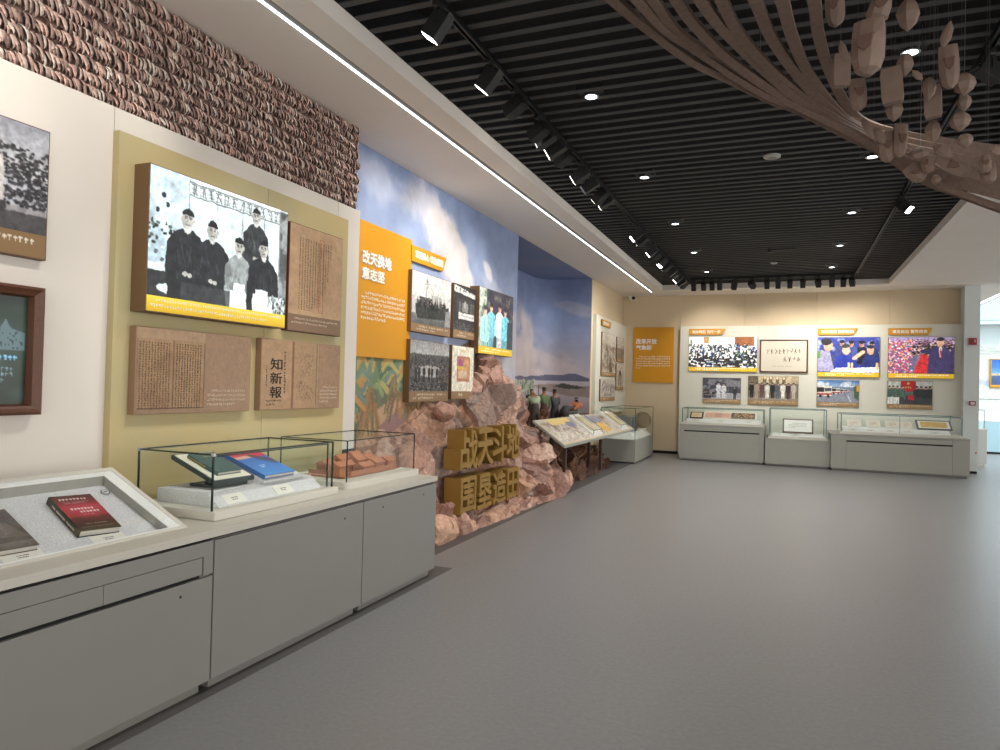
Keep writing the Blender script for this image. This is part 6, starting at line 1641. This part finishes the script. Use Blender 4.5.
def loft(prof, secs=8, hollow_patch=None):
    """body along local z: prof = list of (z, half width x, front y, back y, squareness)"""
    vs = []
    for z, w, yf, yb, sq in prof:
        for k in range(secs):
            a = 2 * PI * (k + .5) / secs; c_, s_ = math.cos(a), math.sin(a)
            m_ = max(abs(c_), abs(s_)); c_, s_ = c_ * (1 - sq) + c_ / m_ * sq, s_ * (1 - sq) + s_ / m_ * sq
            vs.append((w * c_, (yf if s_ < 0 else yb) * abs(s_), z))
    n = len(prof)
    fs = [(j * secs + k, j * secs + (k + 1) % secs, (j + 1) * secs + (k + 1) % secs, (j + 1) * secs + k) for j in range(n - 1) for k in range(secs)]
    fs += [tuple(range(secs - 1, -1, -1)), tuple((n - 1) * secs + k for k in range(secs))]
    return MB().add(vs, fs)
def hanging(kind, x, y, z, w, h, tilt, label, yaw):
    t = thing('hanging_' + {'clog': 'boat', 'scoop': 'scoop', 'bud': 'bud', 'sliver': 'leaf', 'block': 'plank'}[kind], label, 'hanging ornament', (x, y, z), group='carved wooden pieces hanging on threads')
    a, d = w / 2, w * .42
    if kind == 'clog':
        pr = [(-.5 * h, a * .25, -d * .5, d * .3, 0), (-.40 * h, a * .78, -d * .95, d * .7, .1), (-.2 * h, a, -d, d, .2), (.1 * h, a * 1.02, -d * .8, d, .4), (.3 * h, a * .98, -d * .5, d, .7), (.5 * h, a * .9, -d * .25, d * .8, .9)]
    elif kind == 'scoop':
        pr = [(-.5 * h, a * .5, -d * .4, d * .4, 0), (-.3 * h, a, -d, d * .6, 0), (.1 * h, a * .95, -d * .9, d * .6, .2), (.5 * h, a * .6, -d * .3, d * .5, .5)]
    elif kind == 'bud':
        pr = [(-.5 * h, a * .06, -d * .06, d * .06, 0), (-.25 * h, a * .72, -d * .8, d * .8, 0), (.05 * h, a, -d, d, 0), (.32 * h, a * .8, -d * .8, d * .8, .1), (.5 * h, a * .4, -d * .4, d * .4, .3)]
    elif kind == 'sliver':
        pr = [(-.5 * h, a * .35, -d * .2, d * .2, 0), (-.2 * h, a, -d * .5, d * .4, 0), (.2 * h, a * .9, -d * .5, d * .4, 0), (.5 * h, a * .08, -d * .1, d * .1, 0)]
    else:
        pr = [(-.5 * h, a * .9, -d * .6, d * .6, .9), (-.35 * h, a, -d * .6, d * .6, 1), (.35 * h, a, -d * .6, d * .6, 1), (.5 * h, a * .9, -d * .6, d * .6, .9)]
    b = loft(pr, 4 if kind == 'block' else 8 if kind != 'bud' else 6).build('body', m_shoe, t, local=True)
    ry = -R_(tilt)
    b.rotation_euler = (0, ry, yaw)
    if kind in ('clog', 'scoop'):
        mb = MB(); zz = .02 * h
        mb.add([(-a * .55, -d * 1.02, zz + .14 * h), (a * .55, -d * 1.02, zz + .14 * h), (a * .3, -d * 1.08, zz - .06 * h), (0, -d * 1.1, zz - .14 * h), (-a * .3, -d * 1.08, zz - .06 * h),
                (-a * .4, -d * .6, zz + .1 * h), (a * .4, -d * .6, zz + .1 * h), (0, -d * .6, zz - .06 * h)],
               [(0, 5, 6, 1), (1, 6, 7, 2), (2, 7, 3), (3, 7, 4), (4, 7, 5, 0)])
        mb = MB().hexa([(-a * .55, -d * .5, zz + .16 * h), (a * .55, -d * .5, zz + .16 * h), (a * .42, -d * .5, zz - .05 * h), (0, -d * .5, zz - .15 * h), (-a * .42, -d * .5, zz - .05 * h)],
                       [(-a * .5, -d * .985, zz + .14 * h), (a * .5, -d * .985, zz + .14 * h), (a * .38, -d * 1.01, zz - .05 * h), (0, -d * 1.02, zz - .14 * h), (-a * .38, -d * 1.01, zz - .05 * h)])
        hol = mb.build('hollow_patch', mat('hollow_shade', (104, 80, 68), rough=.8), t, local=True); hol.rotation_euler = (0, ry, yaw)  # raised darker patch paints the shade of a carved opening
        bool_ = None
    top = Vector((math.sin(ry) * h * .5, 0, math.cos(ry) * h * .46))
    MB().tube([tuple(top), (top.x, top.y, 4.1 - z)], .0007, 4).build('thread', mat('thin_thread', (84, 82, 80), rough=.5), t, local=True)
rg = random.Random(4)
KN = {'clog': 'boat-shaped', 'scoop': 'scoop-shaped', 'bud': 'bud-shaped', 'sliver': 'thin leaf-shaped', 'block': 'plank-shaped'}
cnt = {}
order = sorted(range(len(HANGING)), key=lambda i: -HANGING[i][3])
rank = {}
for i in order:
    k = HANGING[i][0]; cnt[k] = cnt.get(k, 0) + 1; rank[i] = cnt[k]
for i, (k, x, y, z, w, h, tl) in enumerate(HANGING):
    hanging(k, x, y, z, w, h, tl, 'carved brown %s piece on a thread, %s highest of its shape' % (KN[k], NUM[rank[i] - 1]), rg.uniform(-.45, .45))

# ------------------------------------------------------------------ neighbouring hall seen past the column
c = Cv(5.0 / 3.945, 90, (226, 226, 218), 91)
c.clouds((236, 234, 224), .45, .2, 3, .6); c.grad(0, .16, (200, 206, 208), (214, 216, 214))
for j in range(14): c.line(c.rng.uniform(0, 1.2), c.rng.uniform(.18, .3), c.rng.uniform(0, 1.2), c.rng.uniform(.18, .3), .004, (186, 186, 178), .6)
for j in range(26): c.line(.0 + j * .05, .62, .1 + j * .05, .45, .005, (196, 192, 176), .6)
c.poly([(0, .42), (.35, .5), (.8, .56), (1.2, .5), (1.2, .46), (.8, .52), (.35, .46), (0, .38)], (190, 196, 222), .8)
c.grad(.78, 1, (190, 200, 200), (170, 180, 182)); c.rect(0, .74, .25, .8, (130, 140, 140)); c.rect(.25, .74, 1.3, .8, (150, 140, 120), .6)
xx = np.linspace(4.6, 9.6, c.W)[None] + np.zeros((c.H, 1)); zz = np.linspace(ZS - .02, 0, c.H)[:, None] + np.zeros((1, c.W))
tag(grid_mesh('wall_mural_print', np.stack([xx, np.full_like(xx, 26.49), zz], -1), c.px, m_mural), 'pale printed mural on the far wall of the next hall', 'mural')
c = Cv(1.2 / .7, 60, (60, 110, 190), 92); c.grad(0, .6, (40, 96, 190), (110, 160, 214)); c.grad(.6, 1, (70, 96, 140), (60, 84, 130)); c.rect(0, .55, c.asp, .64, (190, 170, 150)); c.clouds((226, 190, 150), .5, .1, 8, .7, .5, .66)
photo_panel('framed_photo', 'B', 6.0, 7.6, 1.93, 2.84, 26.48, 26.40, 'blue seaside picture in an orange frame at the right edge, next hall', 'picture', c, .08, Cv(10, 10, (222, 160, 40), 1), body=m_orange, lip=.03)
def hall_case(x0, x1, y0, y1, top, hz, label, m_):
    t = thing('display_cabinet', label, 'cabinet', ((x0 + x1) / 2, (y0 + y1) / 2, 0), group='pale display cabinets in the next hall')
    MB().box(x0, x1, y0, y1, .06, top).build('body', m_, t, bevel=.004)
    MB().box(x0 + .03, x1 - .03, y0 + .03, y1 - .03, 0, .06).build('plinth', m_white if m_ is m_cool else m_black, t)
    MB().box(x0 - .006, x1 + .006, y0 - .006, y1 + .006, top, top + .03).build('worktop', m_white, t)
    glass_hood(t, x0 + .05, x1 - .05, y0 + .05, y1 - .05, top + .03, hz, .016, edge=m_edgel)
    MB().hexa([(x0 + .1, y0 + .1, top + .03), (x1 - .1, y0 + .1, top + .03), (x1 - .1, y1 - .1, top + .03), (x0 + .1, y1 - .1, top + .03)],
              [(x0 + .2, y0 + .3, top + .3), (x1 - .3, y0 + .3, top + .3), (x1 - .3, y1 - .2, top + .3), (x0 + .2, y1 - .2, top + .3)]).build('display_block', m_white, t)
hall_case(3.2, 4.33, 19.25, 20.4, .84, 1.30, 'white display cabinet just behind the pale column, next hall', m_cool)
hall_case(4.6, 6.15, 23.6, 24.8, .92, 1.55, 'pale blue display cabinet at the right edge, next hall', mat('pale_blue_cabinet', (178, 210, 222), rough=.5))
ld = MB().box(4.40, 4.45, 18.0, 26.4, 3.93, 3.946); tag(ld.build('led_strip', m_led), 'white LED strip in the ceiling of the next hall', 'light strip')
sk = MB().box(4.55, 9.6, 18.2, 24.8, 3.935, 3.945).box(4.45, 9.6, 25.2, 26.3, 3.935, 3.945)
tag(sk.build('ceiling_window', mat('roof_glazing', (196, 232, 244), emit=.8)), 'pale blue glazed ceiling panel of the next hall', 'skylight')
